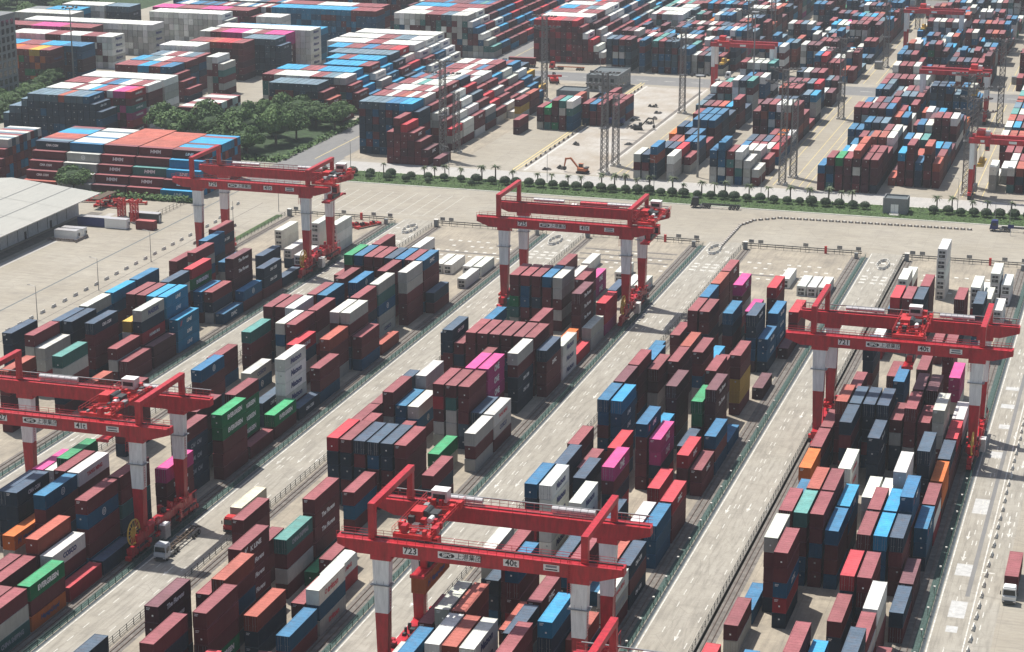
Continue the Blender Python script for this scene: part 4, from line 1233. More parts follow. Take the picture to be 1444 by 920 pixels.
# ------------------------------------------------------------------ far cranes (rubber tyred)
def far_crane(lx, y0, num, label, span=24.6, tx=3, H=19.3):
    t = empty('yard_crane', (lx, y0, 0), label=label, cat='yard crane', group='smaller red and white cranes in the far yard')
    for nm, yy in (('front_girder', -3.6), ('rear_girder', 3.6)):
        g = MB().box(-1.2, span + 1.2, yy - .6, yy + .6, H - .8, H + .9, 'crane_red').obj(nm, t)
        handrail(g, -1, span + 1, yy - .55, H + .9, 2.5, 1.0)
        if yy < 0:
            p = MB().box(span * .46, span * .56, yy - .64, yy - .61, H - .3, H + .5, 'sign_white').obj('sign_plate', g)
            MB().box(span * .1, span * .15, yy - .64, yy - .61, H - .3, H + .5, 'sign_white').obj('sign_plate', g)
    for x in (0, span):
        for yy in (-3.6, 3.6):
            m = MB(); m.frus((x, yy, 1.8), (.6, .5), (x, yy, 10), (.7, .55), 'crane_red'); m.frus((x, yy, 10), (.7, .55), (x, yy, H - .8), (.8, .6), 'crane_white'); m.obj('leg', t)
        S = MB().box(x - .6, x + .6, -5.5, 5.5, 1.4, 2.4, 'crane_red').obj('sill_beam', t)
        for yy in (-5, -3.4, 3.4, 5): MB().tube((x - .5, yy, .75), (x + .5, yy, .75), .75, 12, 'tyre').obj('wheel', S)
        MB().box(x + .7, x + 2.0, -2, 2, 2.0, 4.2, 'grey_steel').obj('generator_box', S)
    T = MB().box(tx - 2.5, tx + 2.5, -4, 4, H + .9, H + 1.5, 'bright_red').obj('trolley', t)
    m = MB().box(tx - 2, tx + .5, -2, 2, H + 1.5, H + 3.2, 'bright_red').box(tx + .8, tx + 2.2, -1.5, 1.5, H + 1.5, H + 2.8, 'silver'); m.obj('machinery', T)
    m = MB().box(tx + 1, tx + 2.4, -3, -1, H - 3.2, H - 1, 'bright_red').box(tx + 1.1, tx + 2.3, -3.03, -3, H - 3, H - 1.8, 'glass'); m.obj('operator_cab', T)
    m = MB()
    for x in (-1, 1):
        for y in (-2, 2): m.tube((tx + x, y, H + .9), (tx + x * .5, y, H - 7), .05, 4, 'dark_steel')
    m.obj('hoist_ropes', t)
    MB().box(tx - 1.1, tx + 1.1, -6, 6, H - 8, H - 7.5, 'yellow_steel').box(tx - .8, tx + .8, -2, 2, H - 7.5, H - 6.2, 'yellow_steel').obj('spreader', t)
    return t
far_crane(-181.6, 874, '', 'small red and white crane behind the bare work site, left of the others', tx=4)
far_crane(-117.6, 1000, '', 'small red and white crane farthest off near the top edge', 25, 8)
far_crane(-90.2, 830, '', 'small red and white crane astride boxes, nearer at the upper right', 24.5, 20)
far_crane(-58.4, 697, '', 'small red and white crane cut by the right edge behind hedge', 25, 3)
# ================================================================== LATTICE TOWERS
def lattice(t, H, w0, w1, n, mat='lattice', name='lattice_frame', r=.12):
    m = MB(); c = []
    for i in range(n + 1):
        f = i / n; w_ = w0 + (w1 - w0) * f; z = H * f
        c.append([(-w_, -w_, z), (w_, -w_, z), (w_, w_, z), (-w_, w_, z)])
    for i in range(n):
        for j in range(4):
            k = (j + 1) % 4
            m.tube(c[i][j], c[i + 1][j], r * 1.3, 4, mat, cap=False)
            m.tube(c[i][j], c[i + 1][k], r * .7, 3, mat, cap=False); m.tube(c[i][k], c[i + 1][j], r * .7, 3, mat, cap=False)
            m.tube(c[i + 1][j], c[i + 1][k], r * .7, 3, mat, cap=False)
    return m.obj(name, t, kind='stuff')
def pylon(x, y, H, label, w0=1.1, w1=.9, arms=True, rz=0):
    t = empty('lattice_tower', (x, y, 0), rz, label=label, cat='lattice tower', group='grey lattice towers in the far yard')
    lattice(t, H, w0, w1, int(H / 1.9))
    m = MB()
    for sx in (-1, 1):
        for sy in (-1, 1): m.box(sx * w0 - .5, sx * w0 + .5, sy * w0 - .5, sy * w0 + .5, 0, .6, 'barrier')
    m.obj('footing', t)
    if arms:
        for z, L in ((H - .3, 5.0), (H - 4.5, 6.5)):
            m = MB()
            for s in (-1, 1):
                for yy in (-.7, .7):
                    m.tube((0, yy, z), (s * L, yy * .3, z + .3), .09, 4, 'lattice'); m.tube((0, yy, z - 1.3), (s * L, yy * .3, z + .2), .07, 4, 'lattice')
                for q in (.3, .55, .8): m.tube((s * L * q, 0, z + .1), (s * L * (q - .1), 0, z - 1.2 * (1 - q)), .05, 3, 'lattice')
                for q in (.35, .6, .85, 1): m.box(s * L * q - .3, s * L * q + .3, -.5, .5, z + .25, z + .75, 'lattice')
            m.obj('cross_arm', t)
        m = MB(); m.box(-1.6, 1.6, -1.6, 1.6, H * .45, H * .45 + .12, 'lattice')
        for a in (-1.6, 1.6):
            for q in (-1.6, 0, 1.6): m.box(a - .04, a + .04, q - .04, q + .04, H * .45, H * .45 + 1.2, 'lattice')
        m.obj('platform', t)
    return t
PY = [(-243.2, 703, 35, 'lattice tower in front of the tall staircase stack near the hedge'), (-242.6, 716, 22, 'shorter lattice tower just right of its taller twin by the staircase stack'),
      (-182.4, 696.5, 35, 'lattice tower beside the excavator work site by the hedge'), (-181.9, 710, 25, 'shorter lattice tower right behind the work site tower'),
      (-120.8, 697.5, 39, 'tall lattice tower on the yellow-lined lane by the hedge'), (-119.2, 709.5, 27, 'shorter lattice tower on the yellow-lined lane behind its taller twin'),
      (-60.3, 699, 40, 'tall lattice tower standing beside the crane at the right edge'), (-59.5, 712, 30, 'shorter lattice tower behind the crane leg at the right edge'),
      (-242.8, 829, 34, 'lattice tower by the red staircase stack and truck'), (-182.2, 816, 33.5, 'lattice tower at the far end of the bare work site'), (-120.2, 822, 31.5, 'lattice tower at the far end of the yellow-lined lane'),
      (-60, 826, 33, 'lattice tower beside the nearer small crane at upper right'), (-172, 900, 34, 'lattice tower at the cross road left of the small crane'), (-120.4, 952, 30, 'lattice tower beyond the cross road with grey box at its foot'),
      (-58, 930, 36, 'lattice tower beyond the cross road near the right edge'), (-182, 1010, 34, 'lattice tower far back left of centre right'), (-121, 1075, 34, 'lattice tower far back near the farthest crane')]
for x, y, H, lab in PY: pylon(x, y, H, lab, arms=H > 28)
MB().box(-1.6, 1.6, -1.6, 1.6, 0, 3.2, 'grey_steel').obj('switch_cabinet', None, (-122.8, 947, 0), label='blue grey box hut at the foot of a far lattice tower', cat='cabinet', group='huts by far towers')
MB().box(-1.6, 1.6, -1.6, 1.6, 0, 3.2, 'grey_steel').obj('switch_cabinet', None, (-61.5, 924, 0), label='blue grey box hut at the foot of the right-most far tower', cat='cabinet', group='huts by far towers')
# high mast lamps
def mast(x, y, H, label):
    t = empty('high_mast', (x, y, 0), label=label, cat='light mast', group='high lamp masts')
    MB().tube((0, 0, 0), (0, 0, H), .42, 10, 'grey_steel', .2).obj('mast', t)
    m = MB(); m.tube((0, 0, H - .3), (0, 0, H + .1), 1.6, 12, 'grey_steel')
    for i in range(8):
        a = 2 * math.pi * i / 8; m.tube((1.5 * math.cos(a), 1.5 * math.sin(a), H), (3.1 * math.cos(a), 3.1 * math.sin(a), H + .1), .08, 4, 'dark_steel'); m.box(3.1 * math.cos(a) - .35, 3.1 * math.cos(a) + .35, 3.1 * math.sin(a) - .35, 3.1 * math.sin(a) + .35, H - .15, H + .3, 'dark_steel')
    m.obj('lamp_ring', t)
mast(-450, 815, 31, 'tall grey lamp mast between the empties stacks at upper left'); mast(-150.4, 700, 35, 'tall pale lamp mast between container blocks behind the hedge')
mast(-159.5, 845, 37, 'tall lamp mast beside the small crane at upper right'); mast(-420, 1010, 34, 'far lamp mast above the empties yard')
# ================================================================== VEGETATION
def crown_mesh(name, seed, r, h, n, leaf, mat, lobes=7):
    rr = random.Random(seed); vs = []; fs = []
    if lobes < 3: L = [(0, 0, h * .5, r * .8, h * .42)]
    else:
        L = []
        for i in range(lobes * 2):
            a = rr.uniform(0, 6.283); q = math.sqrt(rr.random()) * .72; zz = h * (.80 - .36 * q * q * 1.9) * rr.uniform(.86, 1.02)
            s_ = r * rr.uniform(.26, .40); L.append((q * r * math.cos(a), q * r * math.sin(a), zz, s_, s_ * .72))
    for i in range(n):
        cx, cy, cz, a, b = rr.choice(L)
        th = rr.uniform(0, 2 * math.pi); u = rr.uniform(-.55, 1); q = rr.uniform(.8, 1.05); s = math.sqrt(1 - u * u)
        p = Vector((cx + a * q * s * math.cos(th), cy + a * q * s * math.sin(th), cz + b * q * u))
        nrm = Vector((s * math.cos(th), s * math.sin(th), u + .35)).normalized(); nrm = (nrm + Vector((rr.uniform(-.45, .45), rr.uniform(-.45, .45), rr.uniform(-.45, .45)))).normalized()
        t1 = nrm.orthogonal().normalized(); t2 = nrm.cross(t1); g = rr.uniform(.6, 1.3) * leaf
        o = len(vs); vs += [tuple(p + t1 * g + t2 * g * .3), tuple(p + t2 * g), tuple(p - t1 * g * .9), tuple(p - t2 * g * .8 + nrm * g * .3)]; fs.append((o, o + 1, o + 2, o + 3))
    me = bpy.data.meshes.new(name); me.from_pydata(vs, [], fs); me.materials.append(M[mat]); me.update()
    return me
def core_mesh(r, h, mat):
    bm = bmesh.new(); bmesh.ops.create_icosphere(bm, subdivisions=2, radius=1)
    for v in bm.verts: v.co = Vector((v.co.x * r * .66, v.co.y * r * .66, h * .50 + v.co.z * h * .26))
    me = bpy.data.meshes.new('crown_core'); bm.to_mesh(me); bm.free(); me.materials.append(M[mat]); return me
TR = []
for i in range(4):
    r, h = 6.3, 10.5
    m = MB(); m.tube((0, 0, 0), (.1, 0, h * .42), .38, 8, 'bark', .24)
    for a in range(5): m.tube((.1, 0, h * .35), (2.4 * math.cos(a * 1.26 + i), 2.4 * math.sin(a * 1.26 + i), h * .6), .17, 5, 'bark', .07)
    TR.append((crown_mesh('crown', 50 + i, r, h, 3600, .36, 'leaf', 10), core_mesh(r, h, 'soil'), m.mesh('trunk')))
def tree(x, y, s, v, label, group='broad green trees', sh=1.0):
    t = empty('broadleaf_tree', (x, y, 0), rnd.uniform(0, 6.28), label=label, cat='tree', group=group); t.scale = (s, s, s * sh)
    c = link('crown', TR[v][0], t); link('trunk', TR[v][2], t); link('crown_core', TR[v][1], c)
GROVE = [(-347, 704, 1.35), (-336, 708, 1.2), (-356, 712, 1.2), (-342, 719, 1.3), (-329, 716, 1.0), (-333, 732, 1.15), (-330, 744, 1.1), (-322, 738, 1.0), (-345, 742, 1.0), (-318, 752, 1.1), (-309, 745, 1.1), (-300, 742, 1.0), (-327, 757, .9), (-303, 757, .9),
         (-317, 697, 1.35), (-310, 709, 1.2), (-307, 721, 1.15), (-312, 688, 1.0), (-321, 684, 1.1), (-318, 724, .9)]
for i, (x, y, s) in enumerate(GROVE): tree(x, y, s * rnd.uniform(.92, 1.12), i % 4, '%s green tree in the grove beside the boundary road, counted from its left front' % ordn(i), 'grove beside the boundary road', rnd.uniform(.95, 1.2))
tree(-343, 617, 1.1, 1, 'single round tree in front of the stepped container wall behind the warehouse', 'lone tree', .85)
for i, (x, y, s) in enumerate([(-466, 816, .9), (-458, 808, .95), (-452, 799, .85), (-474, 822, .9), (-449, 786, .8), (-444, 770, .9), (-440, 757, 1.0), (-446, 748, .9), (-436, 738, 1.0), (-443, 728, .8), (-462, 826, .8), (-432, 723, .9)]):
    tree(x, y, s, i % 4, '%s tree in the row by the tall grey building at left edge' % ordn(i), 'trees by the grey building', .9)
r4 = random.Random(3)
ft = []
while len(ft) < 78:
    x = r4.uniform(-660, -520); y = r4.uniform(895, 1110)
    if x > -528 - (y - 895) * .0 and y < 960: pass
    u, v = screen(x, y, 4)
    if u < 130 - v * 1.0 and v < 62 and all((x - a) ** 2 + (y - b) ** 2 > 40 for a, b in ft): ft.append((x, y))
    elif r4.random() < .002: break
for i, (x, y) in enumerate(sorted(ft, key=lambda q: q[1])): tree(x, y, r4.uniform(.9, 1.4), i % 4, '%s tree from the front in the wood at the top left corner' % ordn(i), 'wood at the top left corner')
sheet('wood_floor', 'soil', -900, -524, 880, 1400, -.004)
quads('grove_floor', 'soil', [(-362, -297.5, 680, 764), (-470, -428, 715, 835)], -.002)
# undergrowth along the grove edge
def scatter_leaves(name, rects, n, leaf, mat, hmax, label):
    rr = random.Random(9); vs = []; fs = []
    for i in range(n):
        x0, x1, y0, y1 = rr.choice(rects); p = Vector((rr.uniform(x0, x1), rr.uniform(y0, y1), rr.uniform(.1, hmax) * rr.random()))
        nrm = Vector((rr.uniform(-1, 1), rr.uniform(-1, 1), 1)).normalized(); t1 = nrm.orthogonal().normalized(); t2 = nrm.cross(t1); g = leaf * rr.uniform(.6, 1.4)
        o = len(vs); vs += [tuple(p + t1 * g), tuple(p + t2 * g), tuple(p - t1 * g), tuple(p - t2 * g)]; fs.append((o, o + 1, o + 2, o + 3))
    me = bpy.data.meshes.new(name); me.from_pydata(vs, [], fs); me.materials.append(M[mat]); me.update()
    return link(name, me, kind='stuff', label=label, cat='undergrowth')
scatter_leaves('undergrowth', [(-299, -296, 684, 790), (-362, -297, 680, 686), (-330, -298, 612, 616), (-352, -330, 607, 614)], 4500, .5, 'leaf', 1.9, 'low scrub along the edge of the grove and the container wall')
scatter_leaves('hedge_grass_tufts', [(-282, 78, 659, 675)], 16000, .22, 'leaf', .6, 'rough grass of the hedge strip beside the service road')
# round shrubs and palms
SHM = []
for i in range(3):
    me = crown_mesh('shrub_foliage', 80 + i, 2.3, 3.5, 900, .19, 'shrub', 1); c = core_mesh(2.5, 3.5, 'shrub'); SHM.append((me, c))
def shrub(x, y, s, label):
    t = empty('round_shrub', (x, y, 0), rnd.uniform(0, 6), label=label, cat='shrub', group='round shrubs in the hedge strip'); t.scale = (s, s, s)
    f = link('foliage', SHM[rnd.randrange(3)][0], t); link('foliage_core', SHM[0][1], f)
x = -275; i = 0
SX = []
while x < 60:
    if not (-85 < x < -71): SX.append((x, 668.5 + rnd.uniform(-.5, .5), rnd.uniform(.76, 1.04)))
    if x < -215 and rnd.random() < .7: SX.append((x + rnd.uniform(-1, 2), 664, rnd.uniform(.6, .85)))
    x += rnd.uniform(3.7, 4.6) if x > -215 else rnd.uniform(4.5, 7.5)
for i, (x, y, s) in enumerate(sorted(SX)): shrub(x, y, s, '%s clipped round shrub from the left in the hedge strip' % ordn(i))
def palm_mesh(seed):
    rr = random.Random(seed); m = MB()
    for i in range(26):
        a = rr.uniform(0, 6.28); L = rr.uniform(1.2, 1.8); up = rr.uniform(.1, 1.0); pts = []
        for k in range(5):
            f = k / 4; pts.append((L * f * math.cos(a), L * f * math.sin(a), up * f * 1.3 - 1.5 * f * f * (1.1 - up * .5)))
        for k in range(4):
            w_ = .34 * (1 - k / 4.5); w2 = .34 * (1 - (k + 1) / 4.5); nx, ny = -math.sin(a), math.cos(a)
            p, q = pts[k], pts[k + 1]
            m.add([(p[0] + nx * w_, p[1] + ny * w_, p[2] - .1), (p[0] - nx * w_, p[1] - ny * w_, p[2] - .1), (q[0] - nx * w2, q[1] - ny * w2, q[2] - .1), (q[0] + nx * w2, q[1] + ny * w2, q[2] - .1)], [(0, 1, 2, 3)], 'palm')
    return m.mesh('palm_fronds')
PM = [palm_mesh(i) for i in range(3)]; PT = MB().tube((0, 0, 0), (0, 0, 4.0), .22, 7, 'bark', .16).mesh('palm_trunk')
px_ = []
x = -259
while x < 55:
    x += rnd.uniform(3.2, 8.5)
    if -240 > x > -252 or -86 < x < -70: continue
    px_.append((x, 672.8 + rnd.uniform(-.6, .8)))
for i, (x, y) in enumerate(px_):
    t = empty('palm_tree', (x, y, 0), rnd.uniform(0, 6), label='%s small fan palm from the left behind the round shrubs' % ordn(i), cat='palm', group='palms in the hedge strip'); s = rnd.uniform(.85, 1.3); t.scale = (s * 1.1, s * 1.05, s)
    link('trunk', PT, t); link('fronds', PM[i % 3], t, (0, 0, 4.1))
# ================================================================== BUILDINGS
# warehouse at the left
t = empty('warehouse', (-325, 560, 0), label='long low warehouse with pale sheet roof at the left edge', cat='warehouse')
wy0, wy1 = 450, 587
m = MB(); m.add([(0, wy0 - 560, 0), (0, wy1 - 560, 0), (0, wy1 - 560, 7.2), (0, wy0 - 560, 7.2)], [(0, 1, 2, 3)], 'wall_white')
m.add([(-44, wy1 - 560, 0), (0, wy1 - 560, 0), (0, wy1 - 560, 7.2), (-24.2, wy1 - 560, 9.6), (-44, wy1 - 560, 7.4)], [(0, 1, 2, 3, 4)], 'wall_white'); m.obj('wall', t)
m = MB()
x1, xr, x0 = 6.9, -24.2, -56.0; ya, yb = wy0 - 560, wy1 - 560 + 2
m.add([(x1, ya, 7.2), (x1, yb, 7.2), (xr, yb, 10.1), (xr, ya, 10.1)], [(0, 1, 2, 3)], 'roof_sheet'); m.add([(xr, ya, 10.1), (xr, yb, 10.1), (x0, yb, 7.2), (x0, ya, 7.2)], [(0, 1, 2, 3)], 'roof_sheet')
m.add([(x1, ya, 6.95), (x1, yb, 6.95), (xr, yb, 9.85), (xr, ya, 9.85)], [(3, 2, 1, 0)], 'wall_grey')
m.box(x1 - .05, x1 + .1, ya, yb, 6.9, 7.25, 'barrier'); rf = m.obj('roof', t)
for i in range(7):
    y = ya + 8 + i * 18; m = MB(); m.add([(x1 - .2, y, 7.26), (x1 - .2, y + .22, 7.26), (xr, y + .22, 10.16), (xr, y, 10.16)], [(0, 1, 2, 3)], 'roof_sheet'); m.obj('roof_seam', rf)
for f in (.33, .66):
    x = x1 + (xr - x1) * f; z = 7.2 + 2.9 * f; m = MB(); m.box(x - .12, x + .12, ya, yb, z + .02, z + .08, 'wall_grey'); m.obj('roof_seam', rf)
for i in range(22):
    y = wy0 - 560 + 3 + i * 6; MB().box(.02, .14, y - .06, y + .06, .2, 7.4, 'wall_grey').obj('wall_rib', t)
for i in range(8):
    y = wy0 - 560 + 10 + i * 15.5; MB().box(.02, .12, y, y + 1.1, 0, 2.3, 'ink').obj('door', t)
    for k in range(4): MB().box(.02, .10, y + 3 + k * 1.5, y + 3.8 + k * 1.5, 4.2, 4.8, 'dark_steel').obj('window', t)
MB().box(.02, 3, 110 - 75, 122 - 75, 3.2, 3.5, 'bark').box(2.7, 2.9, 36, 36.2, 0, 3.2, 'bark').box(2.7, 2.9, 46, 46.2, 0, 3.2, 'bark').obj('canopy', t)
quads('warehouse_path', 'pale', [(-317, -314.5, 470, 592)], -.003)
quads('warehouse_dark_strip', 'railbed', [(-323.5, -319, 470, 592)], -.004)  # dark strip between the warehouse wall and the path
# tall building at left edge
t = empty('office_tower', (-454.5, 757, 0), label='tall grey building with window strips cut by the left edge', cat='building')
MB().box(-24, 0, 0, 20, 0, 33, 'wall_grey').box(-24.2, .2, -.2, 20.2, 33, 34, 'wall_grey').obj('wall', t)
for k in range(9):
    for i in range(5): MB().box(.01, .06, 1.5 + i * 3.7, 3.6 + i * 3.7, 2.2 + k * 3.4, 4.4 + k * 3.4, 'glass').obj('window', t)
    for i in range(4): MB().box(-22 + i * 6, -18.5 + i * 6, -.06, -.01, 2.2 + k * 3.4, 4.4 + k * 3.4, 'glass').obj('window', t)
MB().box(-16, 0, 30, 44, 0, 12, 'wall_white').box(-16.2, .2, 29.8, 44.2, 12, 12.5, 'wall_grey').obj('low_building', None, (-520, 895, 0), label='low white building by the wood at top left', cat='building')
# grey office building by the work site
def block_building(name, x, y, lx, ly, h, label, wallm='wall_grey', roofm='roof_dark', wins=(4, 1), door=True, rz=0):
    t = empty(name, (x, y, 0), rz, label=label, cat='building')
    MB().box(0, lx, 0, ly, 0, h, wallm).obj('wall', t)
    m = MB().box(.3, lx - .3, .3, ly - .3, h - .25, h + .02, roofm); m.box(0, lx, 0, .3, h, h + .5, wallm); m.box(0, lx, ly - .3, ly, h, h + .5, wallm); m.box(0, .3, .3, ly - .3, h, h + .5, wallm); m.box(lx - .3, lx, .3, ly - .3, h, h + .5, wallm); m.obj('roof', t)
    for i in range(wins[0]):
        for k in range(wins[1]):
            MB().box(lx + .01, lx + .06, 1.2 + i * (ly - 2) / wins[0], 2.6 + i * (ly - 2) / wins[0], 1.2 + k * 3, 2.6 + k * 3, 'glass').obj('window', t)
            MB().box(1.2 + i * (lx - 2) / wins[0], 2.6 + i * (lx - 2) / wins[0], -.06, -.01, 1.2 + k * 3, 2.6 + k * 3, 'glass').obj('window', t)
    if door: MB().box(lx * .4, lx * .4 + 1.3, -.08, -.02, 0, 2.4, 'wall_white').obj('door', t)
    return t
block_building('office_building', -231.5, 853, 13.5, 22, 6.6, 'grey flat-roofed building beyond the work site', wins=(5, 2))
block_building('site_hut', -236.8, 826, 11, 11, 4.2, 'small rust-stained flat-roofed hut before the grey building', 'wall_grey', wins=(2, 1))
t = block_building('gatehouse', -82.6, 664, 7.6, 6.5, 4.6, 'small grey gatehouse with white doors in the hedge strip', wins=(0, 0), door=False)
MB().box(2.5, 4.9, -.08, -.02, .5, 3.2, 'sign_white').box(3.67, 3.73, -.10, -.08, .5, 3.2, 'wall_grey').obj('door', t)
MB().box(2.2, 5.2, -1.4, -.09, .0, .45, 'barrier').box(2.2, 5.2, -2.2, -1.4, .0, .25, 'barrier').obj('steps', t)
# cabins and boxes on the left apron
def cabin(x, y, lx, ly, h, mat, label, name='site_cabin', doors=True):
    t = empty(name, (x, y, 0), label=label, cat='cabin'); MB().box(0, lx, 0, ly, .1, h, mat).obj('wall', t); MB().box(-.06, lx + .06, -.06, ly + .06, h, h + .12, 'silver' if mat != 'maroon' else mat).obj('roof', t)
    MB().box(lx + .01, lx + .06, ly * .3, ly * .3 + 1, .1, 2.2, 'wall_white').obj('door', t); MB().box(lx + .01, lx + .06, ly * .62, ly * .62 + 1, 1.1, 2, 'glass').obj('window', t)
cabin(-316.6, 556, 7.3, 2.4, 2.9, 'sign_white', 'nearer of two white cabins side by side on the left apron'); cabin(-316.0, 559.4, 7.3, 2.4, 2.9, 'sign_white', 'farther of two white cabins side by side on the left apron')
cabin(-308.8, 573.3, 7.4, 2.5, 3.0, 'sign_white', 'single white cabin beside the small maroon container on the apron')
barriers(spline([(-317.5, 554.6), (-308.3, 554.6), (-308.3, 562.5)], 1.5), BD, 'barriers round the white cabins', '%s small barrier round the two white cabins on the apron')
cabin(-306, 584, 10, 2.5, 2.8, 'dark_steel', 'dark low cabin behind the single white cabin'); cabin(-318.5, 574, 10, 2.6, 2.9, 'blue_print', 'dark blue low container by the warehouse corner')
e = empty('shipping_container', (-299, 576, 0), R(-90), label='small maroon container standing alone on the left apron', cat='container')
for dy in (0,):
    for nm, me_ in (('body', PMESH[6.06][0]), ('roof', PMESH[6.06][1]), ('end_wall', ENDW)):
        o = link(nm, me_, e); o.color = (.2, .04, .04, 1)
def red_tower(x, y, H, label):
    t = empty('red_lattice_frame', (x, y, 0), label=label, cat='steel frame', group='red steel frames by the warehouse'); lattice(t, H, .9, .9, 5, 'bright_red', 'frame', .16); MB().box(-1.1, 1.1, -1.1, 1.1, 0, .2, 'barrier').obj('base', t)
red_tower(-303.5, 583, 7, 'red lattice frame beside the small maroon container'); red_tower(-311, 589, 6, 'red lattice frame near the dark fence behind the warehouse')
def spreader_pile(x, y, rz, label):
    t = empty('spare_spreader', (x, y, 0), rz, label=label, cat='spreader', group='spare red spreaders on the ground')
    t.scale = (.8, .8, .8)
    MB().box(-5.8, 5.8, -.35, .35, .5, 1.0, 'bright_red').box(-5.8, 5.8, .5, .8, .5, .9, 'bright_red').box(-5.8, 5.8, -.8, -.5, .5, .9, 'bright_red').obj('beam', t)
    for s in (-1, 1): MB().box(s * 5.8 - .2, s * 5.8 + .2, -1.2, 1.2, .1, 1.1, 'bright_red').obj('end_beam', t)
    m = MB(); r5 = random.Random(int(x))
    for i in range(12): a = r5.uniform(-4, 4); m.box(a - .3, a + .3, -.6, .6, 1.0, 1.0 + r5.uniform(.3, 1.2), r5.choice(['bright_red', 'dark_steel', 'bright_red']))
    m.obj('gear', t)
for i, (x, y, a) in enumerate([(-331, 604, .1), (-327, 608, .2), (-322, 603, .1), (-316, 606, .15), (-321, 599, .0)]): spreader_pile(x, y, a, '%s spare red spreader from the left lying behind the warehouse' % ordn(i))
spreader_pile(-236, 597, R(62), 'left one of two spare red spreaders near the end of the lane'); spreader_pile(-232, 599, R(62), 'right one of two spare red spreaders near the end of the lane')
# dark mesh fence behind the warehouse
fence_y(-300, 590, 612, 'dark mesh fence from the warehouse yard to the container wall', 'dark_steel', 1.8)
# ================================================================== VEHICLES
def wheel(parent, x, y, r=.5, w_=.3):
    W = MB().tube((x - w_ / 2, y, r), (x + w_ / 2, y, r), r, 14, 'tyre').obj('wheel', parent); MB().tube((x - w_ / 2 - .01, y, r), (x + w_ / 2 + .01, y, r), r * .5, 10, 'grey_steel').obj('rim', W)
def truck(x, y, rz, label, cab='sign_white', load=None, trailer='rust_panel', lcol=None, ltext=None):
    t = empty('container_truck', (x, y, 0), rz, label=label, cat='truck', group='container trucks')    # drives towards -y
    m = MB(); m.prism([(-1.2, .7), (1.2, .7), (1.2, 2.3), (1.1, 3.1), (-1.1, 3.1), (-1.2, 2.3)], .3, 2.3, cab); m.box(-1.2, 1.2, .0, .3, .6, 1.7, cab); m.box(-1.0, 1.0, .5, 2.2, 3.1, 3.35, cab)
    C = m.obj('cab', t)
    MB().add([(-1.08, .27, 1.85), (1.08, .27, 1.85), (1.0, .27, 2.85), (-1.0, .27, 2.85)], [(0, 1, 2, 3)], 'glass').obj('windscreen', C)
    MB().box(-1.1, 1.1, -.12, -.005, .45, .95, 'dark_steel').obj('bumper', C)
    for s in (-.95, .95): MB().box(s - .18, s + .18, -.14, -.122, .75, .95, 'silver').obj('headlight', C)
    for s in (-1, 1): MB().box(s * 1.215 - .01, s * 1.215 + .01, .7, 1.9, 1.8, 2.7, 'glass').obj('side_window', C); MB().box(s * 1.5 - .1, s * 1.5 + .1, .2, .3, 1.9, 2.6, 'dark_steel').obj('mirror', C)
    MB().box(-.5, .5, 2.3, 6.0, .7, 1.0, 'dark_steel').box(-1.1, -.6, 2.8, 4, .5, 1.0, 'grey_steel').box(.6, 1.1, 2.8, 4, .5, 1.0, 'grey_steel').obj('chassis', t)
    m = MB(); m.box(-.55, -.35, 3.4, 15.8, 1.15, 1.45, trailer); m.box(.35, .55, 3.4, 15.8, 1.15, 1.45, trailer)
    for i in range(9): m.box(-1.15 if i % 4 == 0 else -.35, 1.15 if i % 4 == 0 else .35, 3.5 + i * 1.5, 3.7 + i * 1.5, 1.2, 1.4, trailer)
    m.obj('trailer_frame', t)
    for y_ in (1.2, 4.6, 5.7, 12.6, 13.8, 15.0):
        for s in (-1.0, 1.0): wheel(t, s, y_)
    if load is not None:
        e = empty('shipping_container', (x, y, 1.47), rz, label=load, cat='container', group='containers on trucks')
        d = Vector((-math.sin(rz), math.cos(rz), 0)) * 3.5; e.location = Vector(e.location) + d
        for nm, me_ in (('body', PMESH[CL][0]), ('roof', PMESH[CL][1]), ('end_wall', ENDW)):
            o = link(nm, me_, e); o.color = (*lcol, 1)
truck(-19.3, 362, 0, 'white truck carrying a maroon container on the right-hand road', load='maroon container riding on the white truck at the right edge', lcol=PAL['r'])
truck(-173.1, 335.6, 0, 'white tractor with empty rusty trailer beside the left-edge crane', 'wall_white', trailer='bark')
truck(-166.5, 352.2, 0, 'red-cab truck with a cream container on the lane left of crane 723', 'bright_red', load='cream container riding on the red-cab truck in the lane', lcol=(.5, .46, .36))
truck(-142.5, 655.2, R(-88) + math.pi * 0, 'dark truck with an empty trailer parked beside the hedge strip', 'ink', trailer='dark_steel')
truck(-177, 634, R(-90), 'truck with a bright red container behind the rear girder of the centre crane', load='bright red container on a truck behind the centre crane', lcol=PAL['R'])
truck(-48, 651, R(-90), 'blue truck at the right end of the cross road', 'blue_print', trailer='dark_steel')
truck(-285, 905, R(-88), 'dark truck hauling a maroon box at the foot of the red stack', 'dark_steel', load='maroon container on the truck before the red stack', lcol=PAL['r'])
truck(-262, 903, R(-88), 'second truck trailing along the cross road before the red stack', 'bright_red', trailer='rust_panel')
truck(-182, 899, R(-88), 'small truck near the foot of the tower at the cross road', 'sign_white', trailer='dark_steel')
